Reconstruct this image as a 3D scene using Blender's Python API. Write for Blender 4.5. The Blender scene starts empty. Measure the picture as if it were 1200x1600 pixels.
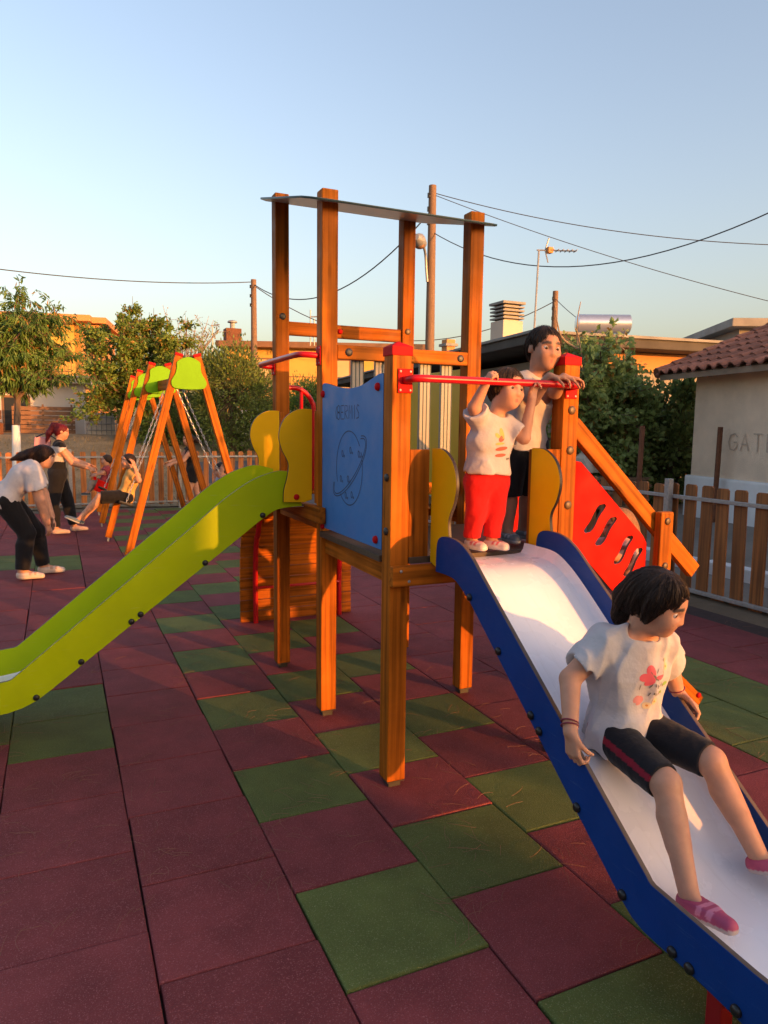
import bpy, bmesh, math, random
import numpy as np
from mathutils import Vector, Matrix

random.seed(7)
rng = np.random.default_rng(7)
scene = bpy.context.scene
COL = scene.collection

# ------------------------------------------------------------------ camera
CAM_POS = Vector((-0.7191, -1.8164, 1.6631))
YAW, PITCH, ROLL, FPX = 0.4261, -0.1176, 0.0127, 1126.3
fwd = Vector((math.sin(YAW) * math.cos(PITCH), math.cos(YAW) * math.cos(PITCH), math.sin(PITCH)))
r0 = Vector((math.cos(YAW), -math.sin(YAW), 0))
u0 = r0.cross(fwd)
rgt = r0 * math.cos(ROLL) + u0 * math.sin(ROLL)
upv = -r0 * math.sin(ROLL) + u0 * math.cos(ROLL)
cam_data = bpy.data.cameras.new('camera')
cam_data.sensor_fit = 'VERTICAL'
cam_data.sensor_height = 36.0
cam_data.lens = FPX / 1600 * 36.0
cam_data.clip_start = 0.05
cam_data.clip_end = 2000
cam = bpy.data.objects.new('camera', cam_data)
COL.objects.link(cam)
cam.matrix_world = Matrix(((rgt.x, upv.x, -fwd.x, CAM_POS.x), (rgt.y, upv.y, -fwd.y, CAM_POS.y),
                           (rgt.z, upv.z, -fwd.z, CAM_POS.z), (0, 0, 0, 1)))
scene.camera = cam

# ------------------------------------------------------------------ world, sun, exposure
SUN_TO = Vector((0.447, -0.894, 0.092)).normalized()      # towards the low evening sun behind the camera
world = bpy.data.worlds.new('World')
scene.world = world
world.use_nodes = True
wn, wl = world.node_tree.nodes, world.node_tree.links
for n in list(wn):
    wn.remove(n)
sky = wn.new('ShaderNodeTexSky')
sky.sky_type = 'NISHITA'
sky.sun_disc = False
sky.sun_elevation = math.asin(SUN_TO.z)
sky.sun_rotation = math.atan2(SUN_TO.x, SUN_TO.y)
sky.air_density = 1.0
sky.dust_density = 4.5
sky.ozone_density = 0.9
bg = wn.new('ShaderNodeBackground')
bg.inputs[1].default_value = 0.15
wo = wn.new('ShaderNodeOutputWorld')
wb = wn.new('ShaderNodeMix')                      # white balance of the picture's daylight
wb.data_type = 'RGBA'; wb.blend_type = 'MULTIPLY'; wb.inputs[0].default_value = 1.0
wb.inputs[7].default_value = (1.05, 0.965, 1.04, 1)
wl.new(sky.outputs[0], wb.inputs[6]); wl.new(wb.outputs[2], bg.inputs[0])
wl.new(bg.outputs[0], wo.inputs[0])
sun_data = bpy.data.lights.new('sun', 'SUN')
sun_data.energy = 1.7
sun_data.angle = math.radians(0.6)
sun_data.color = (1.0, 0.38, 0.09)
sun = bpy.data.objects.new('sun', sun_data)
COL.objects.link(sun)
sun.rotation_euler = (-SUN_TO).to_track_quat('-Z', 'Y').to_euler()
sun.location = (8, -14, 6)
scene.view_settings.view_transform = 'Standard'
scene.view_settings.look = 'None'
scene.view_settings.gamma = 1.0
scene.view_settings.use_curve_mapping = False
scene.view_settings.exposure = 1.95
scene.cycles.max_bounces = 6
scene.cycles.diffuse_bounces = 3

# ------------------------------------------------------------------ materials
def srgb(r, g, b):
    f = lambda c: ((c / 255 + 0.055) / 1.055) ** 2.4 if c > 10 else c / 255 / 12.92
    return (f(r), f(g), f(b))

def mat(name, base, rough=0.5, var=0.15, scale=4.0, stretch=(1, 1, 1), bump=0.0, bscale=60.0, bdist=0.002,
        metallic=0.0, spec=0.5, coat=0.0, objvar=0.0, detail=4.0, speck=None, trans=0.0, attr=False, sheen=0.0, streak=None, macro=None, rvar=0.0, knots=0.0, sss=0.0, scuff=None):
    m = bpy.data.materials.new(name)
    m.use_nodes = True
    N, L = m.node_tree.nodes, m.node_tree.links
    b = N['Principled BSDF']
    b.inputs['Roughness'].default_value = rough
    b.inputs['Metallic'].default_value = metallic
    b.inputs['Specular IOR Level'].default_value = spec
    b.inputs['Coat Weight'].default_value = coat
    b.inputs['Sheen Weight'].default_value = sheen
    tc = N.new('ShaderNodeTexCoord')
    mp = N.new('ShaderNodeMapping')
    mp.inputs['Scale'].default_value = stretch
    L.new(tc.outputs['Object'], mp.inputs['Vector'])
    vec = mp.outputs['Vector']
    oi = N.new('ShaderNodeObjectInfo')
    if objvar:
        ad = N.new('ShaderNodeVectorMath'); ad.operation = 'MULTIPLY_ADD'
        L.new(oi.outputs['Random'], ad.inputs[0])
        ad.inputs[1].default_value = (37, 51, 23)
        L.new(vec, ad.inputs[2])
        vec = ad.outputs[0]
    nz = N.new('ShaderNodeTexNoise')
    nz.inputs['Scale'].default_value = scale
    nz.inputs['Detail'].default_value = detail
    nz.inputs['Roughness'].default_value = 0.6
    L.new(vec, nz.inputs['Vector'])
    mr = N.new('ShaderNodeMapRange')
    mr.inputs['From Min'].default_value = 0.25
    mr.inputs['From Max'].default_value = 0.75
    mr.inputs['To Min'].default_value = 1 - var
    mr.inputs['To Max'].default_value = 1 + var
    L.new(nz.outputs['Fac'], mr.inputs['Value'])
    val = mr.outputs['Result']
    def mul(a, bb):
        x = N.new('ShaderNodeMath'); x.operation = 'MULTIPLY'
        L.new(a, x.inputs[0]); L.new(bb, x.inputs[1])
        return x.outputs[0]
    if objvar:
        mo = N.new('ShaderNodeMapRange')
        mo.inputs['To Min'].default_value = 1 - objvar
        mo.inputs['To Max'].default_value = 1 + objvar
        L.new(oi.outputs['Random'], mo.inputs['Value'])
        val = mul(val, mo.outputs['Result'])
    if streak:                                     # (scale vec, amount): long dark grain lines
        ms = N.new('ShaderNodeMapping'); ms.inputs['Scale'].default_value = streak[0]
        L.new(vec if objvar else tc.outputs['Object'], ms.inputs['Vector'])
        ns = N.new('ShaderNodeTexNoise'); ns.inputs['Scale'].default_value = 1.0; ns.inputs['Detail'].default_value = 3.0
        L.new(ms.outputs['Vector'], ns.inputs['Vector'])
        r2 = N.new('ShaderNodeMapRange'); r2.inputs['From Min'].default_value = 0.35; r2.inputs['From Max'].default_value = 0.6
        r2.inputs['To Min'].default_value = 1 - streak[1]; r2.inputs['To Max'].default_value = 1.08
        L.new(ns.outputs['Fac'], r2.inputs['Value'])
        val = mul(val, r2.outputs['Result'])
    if macro:                                      # (scale, amount): broad uneven fading over the place
        ge = N.new('ShaderNodeNewGeometry')
        nm_ = N.new('ShaderNodeTexNoise'); nm_.inputs['Scale'].default_value = macro[0]; nm_.inputs['Detail'].default_value = 5.0; nm_.inputs['Roughness'].default_value = 0.65
        L.new(ge.outputs['Position'], nm_.inputs['Vector'])
        r4 = N.new('ShaderNodeMapRange'); r4.inputs['From Min'].default_value = 0.3; r4.inputs['From Max'].default_value = 0.7
        r4.inputs['To Min'].default_value = 1 - macro[1]; r4.inputs['To Max'].default_value = 1 + macro[1]
        L.new(nm_.outputs['Fac'], r4.inputs['Value']); val = mul(val, r4.outputs['Result'])
    if knots:                                      # dark oval knots in timber
        mk = N.new('ShaderNodeMapping'); mk.inputs['Scale'].default_value = (2.6, 11, 11)
        L.new(vec, mk.inputs['Vector'])
        vo = N.new('ShaderNodeTexVoronoi'); vo.inputs['Scale'].default_value = 1.0
        L.new(mk.outputs['Vector'], vo.inputs['Vector'])
        r5 = N.new('ShaderNodeMapRange'); r5.inputs['From Min'].default_value = 0.06; r5.inputs['From Max'].default_value = 0.19
        r5.inputs['To Min'].default_value = 1 - knots; r5.inputs['To Max'].default_value = 1.0
        L.new(vo.outputs['Distance'], r5.inputs['Value']); val = mul(val, r5.outputs['Result'])
    vm = N.new('ShaderNodeVectorMath'); vm.operation = 'SCALE'
    if attr:
        at = N.new('ShaderNodeAttribute'); at.attribute_name = 'Col'
        L.new(at.outputs['Color'], vm.inputs[0])
    else:
        vm.inputs[0].default_value = base
    L.new(val, vm.inputs['Scale'])
    colout = vm.outputs[0]
    if speck:                                      # (scale, threshold, colour): fine light grains
        ns = N.new('ShaderNodeTexNoise'); ns.inputs['Scale'].default_value = speck[0]; ns.inputs['Detail'].default_value = 1.0
        L.new(vec, ns.inputs['Vector'])
        r3 = N.new('ShaderNodeMapRange'); r3.inputs['From Min'].default_value = speck[1]; r3.inputs['From Max'].default_value = speck[1] + 0.08
        L.new(ns.outputs['Fac'], r3.inputs['Value'])
        mx = N.new('ShaderNodeMix'); mx.data_type = 'RGBA'
        L.new(r3.outputs['Result'], mx.inputs[0]); L.new(colout, mx.inputs[6]); mx.inputs[7].default_value = (*speck[2], 1)
        colout = mx.outputs[2]
    if scuff:                                      # (scale vec, threshold, colour, amount): rubbed scratches
        mf = N.new('ShaderNodeMapping'); mf.inputs['Scale'].default_value = scuff[0]; mf.inputs['Rotation'].default_value = (0, 0, 0.4)
        L.new(tc.outputs['Object'], mf.inputs['Vector'])
        nf = N.new('ShaderNodeTexNoise'); nf.inputs['Scale'].default_value = 1.0; nf.inputs['Detail'].default_value = 6.0; nf.inputs['Roughness'].default_value = 0.7
        L.new(mf.outputs['Vector'], nf.inputs['Vector'])
        r6 = N.new('ShaderNodeMapRange'); r6.inputs['From Min'].default_value = scuff[1]; r6.inputs['From Max'].default_value = scuff[1] + 0.12
        r6.inputs['To Max'].default_value = scuff[3]
        L.new(nf.outputs['Fac'], r6.inputs['Value'])
        m6 = N.new('ShaderNodeMix'); m6.data_type = 'RGBA'
        L.new(r6.outputs['Result'], m6.inputs[0]); L.new(colout, m6.inputs[6]); m6.inputs[7].default_value = (*scuff[2], 1)
        colout = m6.outputs[2]
    L.new(colout, b.inputs['Base Color'])
    if rvar:
        nr = N.new('ShaderNodeTexNoise'); nr.inputs['Scale'].default_value = 7.0; nr.inputs['Detail'].default_value = 6.0
        L.new(tc.outputs['Object'], nr.inputs['Vector'])
        r7 = N.new('ShaderNodeMapRange'); r7.inputs['From Min'].default_value = 0.3; r7.inputs['From Max'].default_value = 0.7
        r7.inputs['To Min'].default_value = max(0.05, rough - rvar); r7.inputs['To Max'].default_value = min(1, rough + rvar)
        L.new(nr.outputs['Fac'], r7.inputs['Value']); L.new(r7.outputs['Result'], b.inputs['Roughness'])
    if sss:
        b.inputs['Subsurface Weight'].default_value = sss
        b.inputs['Subsurface Radius'].default_value = (1.0, 0.35, 0.2)
        b.inputs['Subsurface Scale'].default_value = 0.012
    if bump:
        nb = N.new('ShaderNodeTexNoise'); nb.inputs['Scale'].default_value = bscale; nb.inputs['Detail'].default_value = 3.0
        L.new(vec, nb.inputs['Vector'])
        bp = N.new('ShaderNodeBump'); bp.inputs['Strength'].default_value = bump; bp.inputs['Distance'].default_value = bdist
        L.new(nb.outputs['Fac'], bp.inputs['Height'])
        L.new(bp.outputs['Normal'], b.inputs['Normal'])
    if trans:
        out = N['Material Output']
        t = N.new('ShaderNodeBsdfTranslucent'); L.new(colout, t.inputs['Color'])
        ms2 = N.new('ShaderNodeMixShader'); ms2.inputs[0].default_value = trans
        L.new(b.outputs[0], ms2.inputs[1]); L.new(t.outputs[0], ms2.inputs[2]); L.new(ms2.outputs[0], out.inputs[0])
    return m

GR = dict(stretch=(1, 1, 1), objvar=0.20, streak=((1.0, 42, 42), 0.50), bump=0.35, bscale=40, bdist=0.0015)
M = {}
M['wood'] = mat('stained_wood', (0.43, 0.120, 0.009), 0.6, 0.24, 3.0, spec=0.12, knots=0.55, rvar=0.15, macro=(2.5, 0.14), **GR)
M['wood_end'] = mat('wood_end_grain', (0.20, 0.07, 0.015), 0.6, 0.2, 30)
M['deck'] = mat('deck_board', (0.075, 0.048, 0.030), 0.6, 0.25, 25, bump=0.4, bscale=300)
M['red_metal'] = mat('red_paint', (0.50, 0.006, 0.012), 0.30, 0.06, 5, spec=0.4)
M['red_dark'] = mat('dark_red_paint', (0.30, 0.008, 0.014), 0.35, 0.08, 5)
M['red_cap'] = mat('red_plastic', (0.50, 0.008, 0.010), 0.6, 0.10, 12, spec=0.1)
M['red_panel'] = mat('red_panel', (0.56, 0.006, 0.003), 0.6, 0.10, 3, spec=0.1, rvar=0.15, bump=0.08, bscale=500)
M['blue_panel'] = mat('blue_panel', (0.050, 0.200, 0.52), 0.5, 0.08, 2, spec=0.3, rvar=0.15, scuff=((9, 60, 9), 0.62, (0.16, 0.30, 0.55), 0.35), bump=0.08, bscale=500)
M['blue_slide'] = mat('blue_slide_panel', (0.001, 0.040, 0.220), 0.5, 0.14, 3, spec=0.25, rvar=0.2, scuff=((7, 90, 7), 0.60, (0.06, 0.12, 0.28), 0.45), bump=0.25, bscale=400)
M['yellow_panel'] = mat('yellow_panel', (0.82, 0.46, 0.003), 0.5, 0.09, 2.5, spec=0.15, rvar=0.15, scuff=((9, 50, 9), 0.62, (0.62, 0.42, 0.08), 0.4), bump=0.08, bscale=500)
M['green_panel'] = mat('green_panel', (0.37, 0.48, 0.002), 0.5, 0.10, 2.5, spec=0.15, rvar=0.15, scuff=((6, 70, 6), 0.60, (0.40, 0.44, 0.10), 0.4), bump=0.08, bscale=500)
M['lime'] = mat('lime_panel', (0.17, 0.42, 0.002), 0.5, 0.06, 5, spec=0.15)
M['olive'] = mat('olive_panel', (0.62, 0.43, 0.008), 0.45, 0.06, 5)
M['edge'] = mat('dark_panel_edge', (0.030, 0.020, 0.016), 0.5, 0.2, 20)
M['edge_lit'] = mat('lit_panel_edge', (0.10, 0.065, 0.045), 0.5, 0.2, 20)  # lit copy of the dark panel edge, light put into the colour
M['engrave'] = mat('engraved_line', (0.012, 0.045, 0.13), 0.6, 0.1, 20)
M['bed'] = mat('white_slide_bed', (0.88, 0.86, 0.89), 0.26, 0.05, 2.5, coat=0.15, bump=0.03, bscale=6, bdist=0.01, rvar=0.12, scuff=((40, 3, 3), 0.57, (0.60, 0.57, 0.55), 0.22))
M['steel'] = mat('galvanised_steel', (0.34, 0.34, 0.335), 0.55, 0.2, 40, metallic=0.5)
M['chain'] = mat('chain_steel', (0.55, 0.55, 0.53), 0.4, 0.1, 40, metallic=0.7)
M['black'] = mat('black_plastic', (0.012, 0.012, 0.013), 0.35, 0.1, 20)
M['bolt'] = mat('brown_bolt_cap', (0.10, 0.055, 0.025), 0.45, 0.1, 20)
M['bolt_dark'] = mat('dark_bolt_cap', (0.035, 0.03, 0.028), 0.45, 0.1, 20)
M['grey_slat'] = mat('grey_slat', (0.27, 0.26, 0.24), 0.5, 0.06, 8)
M['teal'] = mat('teal_groove', (0.015, 0.055, 0.065), 0.6, 0.1, 8)
M['roof_sheet'] = mat('grey_roof_sheet', (0.33, 0.34, 0.34), 0.35, 0.05, 6)
M['roof_edge'] = mat('teal_sheet_edge', (0.02, 0.05, 0.055), 0.5, 0.1, 6)
M['tile_red'] = mat('red_rubber', (0.195, 0.040, 0.043), 0.75, 0.22, 5.0, macro=(0.9, 0.20), bump=1.0, bscale=170, bdist=0.006, objvar=0.10, speck=(250, 0.61, (0.34, 0.12, 0.12)), spec=0.25)
M['tile_green'] = mat('green_rubber', (0.100, 0.130, 0.032), 0.75, 0.22, 5.0, macro=(0.9, 0.20), bump=1.0, bscale=170, bdist=0.006, objvar=0.10, speck=(250, 0.61, (0.20, 0.235, 0.10)), spec=0.25)
M['tile_gap'] = mat('dark_joint', (0.045, 0.026, 0.024), 0.9, 0.3, 20)
M['needle'] = mat('dry_pine_needle', (0.20, 0.095, 0.055), 0.7, 0.4, 3)
M['earth'] = mat('earth', (0.17, 0.13, 0.085), 0.95, 0.35, 0.8, bump=0.6, bscale=20, bdist=0.03)
M['drygrass'] = mat('dry_grass', (0.30, 0.205, 0.105), 0.95, 0.35, 1.3, bump=0.8, bscale=30, bdist=0.03, speck=(18, 0.60, (0.17, 0.14, 0.06)))
M['asphalt'] = mat('worn_asphalt', (0.22, 0.19, 0.16), 0.9, 0.28, 1.5, bump=0.9, bscale=140, bdist=0.006, speck=(160, 0.62, (0.24, 0.22, 0.20)))
M['road'] = mat('road_asphalt', (0.10, 0.10, 0.105), 0.85, 0.2, 0.6)
M['white_paint'] = mat('white_paint', (0.74, 0.74, 0.74), 0.7, 0.10, 4, bump=0.3, bscale=30, bdist=0.004)
M['fence_wood'] = mat('fence_stain', (0.27, 0.098, 0.020), 0.55, 0.2, 3.0, **GR)
M['fence_wood_pale'] = mat('fence_stain_pale', (0.52, 0.175, 0.035), 0.6, 0.2, 3.0, **GR)
M['plaster'] = mat('grey_plaster', (0.80, 0.63, 0.47), 0.95, 0.20, 1.3, bump=1.0, bscale=75, bdist=0.012, spec=0.2)
M['plaster_grey'] = mat('cement_render', (0.27, 0.245, 0.205), 0.95, 0.2, 1.5, bump=0.5, bscale=40, bdist=0.01)
M['graffiti'] = mat('faint_pencil', (0.52, 0.41, 0.31), 0.9, 0.2, 20)
M['roof_tile'] = mat('clay_roof_tile', (0.25, 0.098, 0.062), 0.9, 0.35, 9.0, bump=0.5, bscale=40, bdist=0.006, objvar=0.25)
M['roof_under'] = mat('roof_board', (0.34, 0.27, 0.21), 0.9, 0.2, 5)
M['concrete'] = mat('concrete', (0.26, 0.245, 0.22), 0.9, 0.25, 2.0, bump=0.3, bscale=30, bdist=0.008)
M['dark_roof'] = mat('dark_roof_slab', (0.075, 0.066, 0.056), 0.9, 0.3, 2.0)
M['rust'] = mat('rusty_steel', (0.145, 0.055, 0.025), 0.85, 0.4, 18)
M['yellow_wall'] = mat('yellow_wall', (0.62, 0.36, 0.08), 0.9, 0.08, 0.7)
M['orange_wall'] = mat('orange_wall', (0.55, 0.26, 0.09), 0.9, 0.10, 0.7)
M['cream'] = mat('cream_wall', (0.56, 0.46, 0.36), 0.9, 0.10, 0.7)
M['white_wall'] = mat('pale_wall', (0.60, 0.54, 0.47), 0.9, 0.12, 0.7)
M['shutter'] = mat('shutter', (0.55, 0.40, 0.20), 0.7, 0.1, 3)
M['glass'] = mat('window_glass', (0.03, 0.035, 0.04), 0.08, 0.1, 3)
M['brown_trim'] = mat('brown_trim', (0.20, 0.10, 0.05), 0.7, 0.2, 3)
M['pole_wood'] = mat('weathered_pole', (0.19, 0.115, 0.07), 0.85, 0.25, 4.0, stretch=(8, 8, 0.6))
M['wire'] = mat('cable', (0.06, 0.06, 0.065), 0.7, 0.1, 3)
M['alu'] = mat('aluminium', (0.62, 0.63, 0.66), 0.28, 0.08, 6, metallic=0.8)
M['bark'] = mat('bark', (0.13, 0.085, 0.06), 0.9, 0.35, 12, stretch=(1, 1, 0.3), bump=0.6, bscale=30, bdist=0.01)
M['twig'] = mat('pale_twig', (0.30, 0.22, 0.15), 0.9, 0.2, 12)
M['leaf_a'] = mat('peach_leaf', (0.115, 0.205, 0.040), 0.5, 0.45, 1.8, trans=0.35)
M['leaf_b'] = mat('mulberry_leaf', (0.17, 0.25, 0.040), 0.55, 0.40, 1.4, trans=0.35)
M['leaf_c'] = mat('thuja_leaf', (0.105, 0.145, 0.036), 0.65, 0.45, 1.5, trans=0.15)
M['leaf_d'] = mat('fig_leaf', (0.22, 0.30, 0.09), 0.5, 0.5, 1.8, trans=0.4)
M['leaf_y'] = mat('yellowing_leaf', (0.30, 0.18, 0.04), 0.55, 0.4, 2.0, trans=0.3)
M['skin'] = mat('skin', (1, 1, 1), 0.55, 0.12, 22, attr=True, bump=0.25, bscale=260, bdist=0.001, spec=0.3, rvar=0.12, sss=0.12)
M['cloth'] = mat('woven_cloth', (1, 1, 1), 0.85, 0.05, 25, attr=True, bump=0.6, bscale=30, bdist=0.008, spec=0.2, sheen=0.1)
M['hair'] = mat('hair', (1, 1, 1), 0.55, 0.35, 10, stretch=(14, 14, 1.5), attr=True, bump=0.8, bscale=16, bdist=0.004, spec=0.25)
M['shoe'] = mat('shoe_material', (1, 1, 1), 0.55, 0.08, 60, attr=True, bump=0.2, bscale=150, bdist=0.001)
M['eye'] = mat('eye_surface', (1, 1, 1), 0.12, 0.02, 10, attr=True)
def flat(name, c, rough=0.7):
    return mat(name, c, rough, 0.05, 20)

# ------------------------------------------------------------------ object helpers
def tag(o, label=None, cat=None, group=None, kind=None):
    if label: o['label'] = label
    if cat: o['category'] = cat
    if group: o['group'] = group
    if kind: o['kind'] = kind
    return o

def empty(name, loc, label=None, cat=None, group=None):
    o = bpy.data.objects.new(name, None)
    o.empty_display_size = 0.1
    COL.objects.link(o)
    o.location = loc
    WM[o] = Matrix.Translation(Vector(loc))
    return tag(o, label, cat, group)
WM = {}

def put(name, me, parent=None, mw=None):
    o = bpy.data.objects.new(name, me)
    COL.objects.link(o)
    mw = mw or Matrix.Identity(4)
    WM[o] = mw
    if parent is not None:
        o.parent = parent
        o.matrix_basis = WM[parent].inverted() @ mw
    else:
        o.matrix_basis = mw
    return o

def smooth(me, ang=40):
    me.polygons.foreach_set('use_smooth', [True] * len(me.polygons))
    try:
        me.set_sharp_from_angle(angle=math.radians(ang))
    except Exception:
        pass

class MB:
    """collects world-space geometry for one mesh object"""
    def __init__(s):
        s.v, s.f, s.m = [], [], []
    def add(s, vs, fs, mi=0):
        o = len(s.v)
        s.v.extend([tuple(x) for x in vs])
        for f in fs:
            s.f.append(tuple(i + o for i in f)); s.m.append(mi)
        return s
    def box(s, lo, hi, mi=0):
        (x0, y0, z0), (x1, y1, z1) = lo, hi
        vs = [(x0, y0, z0), (x1, y0, z0), (x1, y1, z0), (x0, y1, z0), (x0, y0, z1), (x1, y0, z1), (x1, y1, z1), (x0, y1, z1)]
        return s.add(vs, [(0, 3, 2, 1), (4, 5, 6, 7), (0, 1, 5, 4), (1, 2, 6, 5), (2, 3, 7, 6), (3, 0, 4, 7)], mi)
    def hexa(s, vs, mi=0):
        return s.add(vs, [(0, 3, 2, 1), (4, 5, 6, 7), (0, 1, 5, 4), (1, 2, 6, 5), (2, 3, 7, 6), (3, 0, 4, 7)], mi)
    def tube(s, path, r, seg=10, mi=0, cap=True):
        path = [Vector(q) for q in path]
        rs = r if isinstance(r, (list, tuple)) else [r] * len(path)
        vs, fs = [], []
        t0 = (path[1] - path[0]).normalized()
        ref = Vector((0, 0, 1)) if abs(t0.z) < 0.9 else Vector((1, 0, 0))
        nx = t0.cross(ref).normalized()
        for i, q in enumerate(path):
            t = (path[min(i + 1, len(path) - 1)] - path[max(i - 1, 0)]).normalized()
            nx = (nx - t * nx.dot(t)).normalized()
            ny = t.cross(nx)
            for k in range(seg):
                a = 2 * math.pi * k / seg
                vs.append(q + (nx * math.cos(a) + ny * math.sin(a)) * rs[i])
        for i in range(len(path) - 1):
            for k in range(seg):
                k2 = (k + 1) % seg
                fs.append((i * seg + k, i * seg + k2, (i + 1) * seg + k2, (i + 1) * seg + k))
        if cap:
            fs.append(tuple(range(seg - 1, -1, -1)))
            fs.append(tuple((len(path) - 1) * seg + k for k in range(seg)))
        return s.add(vs, fs, mi)
    def dome(s, c, n, r, h, seg=12, mi=0):
        n = Vector(n).normalized(); c = Vector(c)
        ref = Vector((0, 0, 1)) if abs(n.z) < 0.9 else Vector((1, 0, 0))
        a, b = n.cross(ref).normalized(), None
        b = n.cross(a)
        vs, fs = [], []
        prof = [(1, 0), (1, 0.35), (0.86, 0.72), (0.5, 0.95)]
        for pr, ph in prof:
            for k in range(seg):
                t = 2 * math.pi * k / seg
                vs.append(c + (a * math.cos(t) + b * math.sin(t)) * r * pr + n * h * ph)
        vs.append(c + n * h)
        for j in range(len(prof) - 1):
            for k in range(seg):
                k2 = (k + 1) % seg
                fs.append((j * seg + k, j * seg + k2, (j + 1) * seg + k2, (j + 1) * seg + k))
        top = len(vs) - 1; j = len(prof) - 1
        for k in range(seg):
            fs.append((j * seg + k, j * seg + (k + 1) % seg, top))
        return s.add(vs, fs, mi)
    def build(s, name, mats, parent=None, bevel=0, sm=False, origin=None):
        vs = np.array(s.v, float)
        c = Vector(origin) if origin is not None else Vector(((vs.min(0) + vs.max(0)) / 2).tolist())
        me = bpy.data.meshes.new(name)
        me.from_pydata((vs - np.array(c)).tolist(), [], s.f)
        for mm in (mats if isinstance(mats, (list, tuple)) else [mats]):
            me.materials.append(mm)
        me.polygons.foreach_set('material_index', s.m)
        bm = bmesh.new(); bm.from_mesh(me)
        bmesh.ops.recalc_face_normals(bm, faces=bm.faces)
        if bevel:
            es = [e for e in bm.edges if len(e.link_faces) == 2 and e.calc_face_angle(0) > 0.5]
            bmesh.ops.bevel(bm, geom=es, offset=bevel, segments=2, affect='EDGES', profile=0.6)
        bm.to_mesh(me); bm.free()
        if sm: smooth(me)
        me.update()
        return put(name, me, parent, Matrix.Translation(c))

_beam_cache = {}
def beam(name, p0, p1, w, h, material, parent=None, bevel=0.006, up=(0, 0, 1), share=True):
    """squared timber from p0 to p1: w across, h along 'up'; grain runs along local X"""
    p0, p1 = Vector(p0), Vector(p1)
    d = p1 - p0; L = d.length; x = d.normalized()
    upv_ = Vector(up)
    if abs(upv_.normalized().dot(x)) > 0.98: upv_ = Vector((0, 1, 0))
    y = upv_.cross(x).normalized(); z = x.cross(y)
    key = (round(L, 4), round(w, 4), round(h, 4), material.name, bevel)
    me = _beam_cache.get(key) if share else None
    if me is None:
        me = bpy.data.meshes.new(name)
        bm = bmesh.new()
        bmesh.ops.create_cube(bm, size=1)
        for v in bm.verts: v.co = Vector((v.co.x * L, v.co.y * w, v.co.z * h))
        if bevel: bmesh.ops.bevel(bm, geom=list(bm.edges), offset=bevel, segments=2, affect='EDGES', profile=0.6)
        bm.to_mesh(me); bm.free(); me.materials.append(material)
        _beam_cache[key] = me
    c = (p0 + p1) / 2
    mw = Matrix(((x.x, y.x, z.x, c.x), (x.y, y.y, z.y, c.y), (x.z, y.z, z.z, c.z), (0, 0, 0, 1)))
    return put(name, me, parent, mw)

def catmull(pts, n=8, closed=False):
    pts = [np.array(p, float) for p in pts]
    out = []
    m = len(pts)
    rngi = range(m) if closed else range(m - 1)
    for i in rngi:
        if closed:
            p0, p1, p2, p3 = pts[(i - 1) % m], pts[i], pts[(i + 1) % m], pts[(i + 2) % m]
        else:
            p0 = pts[max(i - 1, 0)]; p1 = pts[i]; p2 = pts[i + 1]; p3 = pts[min(i + 2, m - 1)]
        for k in range(n):
            t = k / n
            out.append(0.5 * ((2 * p1) + (-p0 + p2) * t + (2 * p0 - 5 * p1 + 4 * p2 - p3) * t * t + (-p0 + 3 * p1 - 3 * p2 + p3) * t ** 3))
    if not closed: out.append(pts[-1])
    return [tuple(x) for x in out]

def sheet(name, outline, holes, O, A, B, t, mats, parent=None, bevel=0.0025):
    """a flat panel of thickness t: 2D outline with holes, in the plane O + a*A + b*B, centred on it"""
    cu = bpy.data.curves.new(name, 'CURVE')
    cu.dimensions = '2D'; cu.fill_mode = 'BOTH'
    cu.extrude = t / 2 - bevel; cu.bevel_depth = bevel; cu.bevel_resolution = 1; cu.offset = -bevel
    for ring in [outline] + list(holes):
        sp = cu.splines.new('POLY'); sp.points.add(len(ring) - 1); sp.use_cyclic_u = True
        for q, pt in zip(ring, sp.points): pt.co = (q[0], q[1], 0, 1)
    tmp = bpy.data.objects.new('tmp', cu); COL.objects.link(tmp)
    dg = bpy.context.evaluated_depsgraph_get(); dg.update()
    me = bpy.data.meshes.new_from_object(tmp.evaluated_get(dg))
    bpy.data.objects.remove(tmp); bpy.data.curves.remove(cu)
    me.name = name; me.materials.clear()
    for mm in mats: me.materials.append(mm)
    me.polygons.foreach_set('material_index', [0 if abs(p.normal.z) > 0.9 else min(1, len(mats) - 1) for p in me.polygons])
    A, B, O = Vector(A).normalized(), Vector(B).normalized(), Vector(O)
    Nn = A.cross(B)
    mw = Matrix(((A.x, B.x, Nn.x, O.x), (A.y, B.y, Nn.y, O.y), (A.z, B.z, Nn.z, O.z), (0, 0, 0, 1)))
    return put(name, me, parent, mw)

def bolts(parent, pts, n, r, h, material, name='bolt'):
    for q in pts:
        MB().dome(q, n, r, h).build(name, material, parent, sm=True)

def text_mesh(name, body, size, O, A, B, material, parent=None, extrude=0.0006):
    cu = bpy.data.curves.new(name, 'FONT'); cu.body = body; cu.size = size; cu.extrude = extrude
    tmp = bpy.data.objects.new('tmp', cu); COL.objects.link(tmp)
    dg = bpy.context.evaluated_depsgraph_get(); dg.update()
    me = bpy.data.meshes.new_from_object(tmp.evaluated_get(dg))
    bpy.data.objects.remove(tmp); bpy.data.curves.remove(cu)
    me.materials.clear(); me.materials.append(material)
    A, B, O = Vector(A).normalized(), Vector(B).normalized(), Vector(O)
    Nn = A.cross(B)
    return put(name, me, parent, Matrix(((A.x, B.x, Nn.x, O.x), (A.y, B.y, Nn.y, O.y), (A.z, B.z, Nn.z, O.z), (0, 0, 0, 1))))

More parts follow.
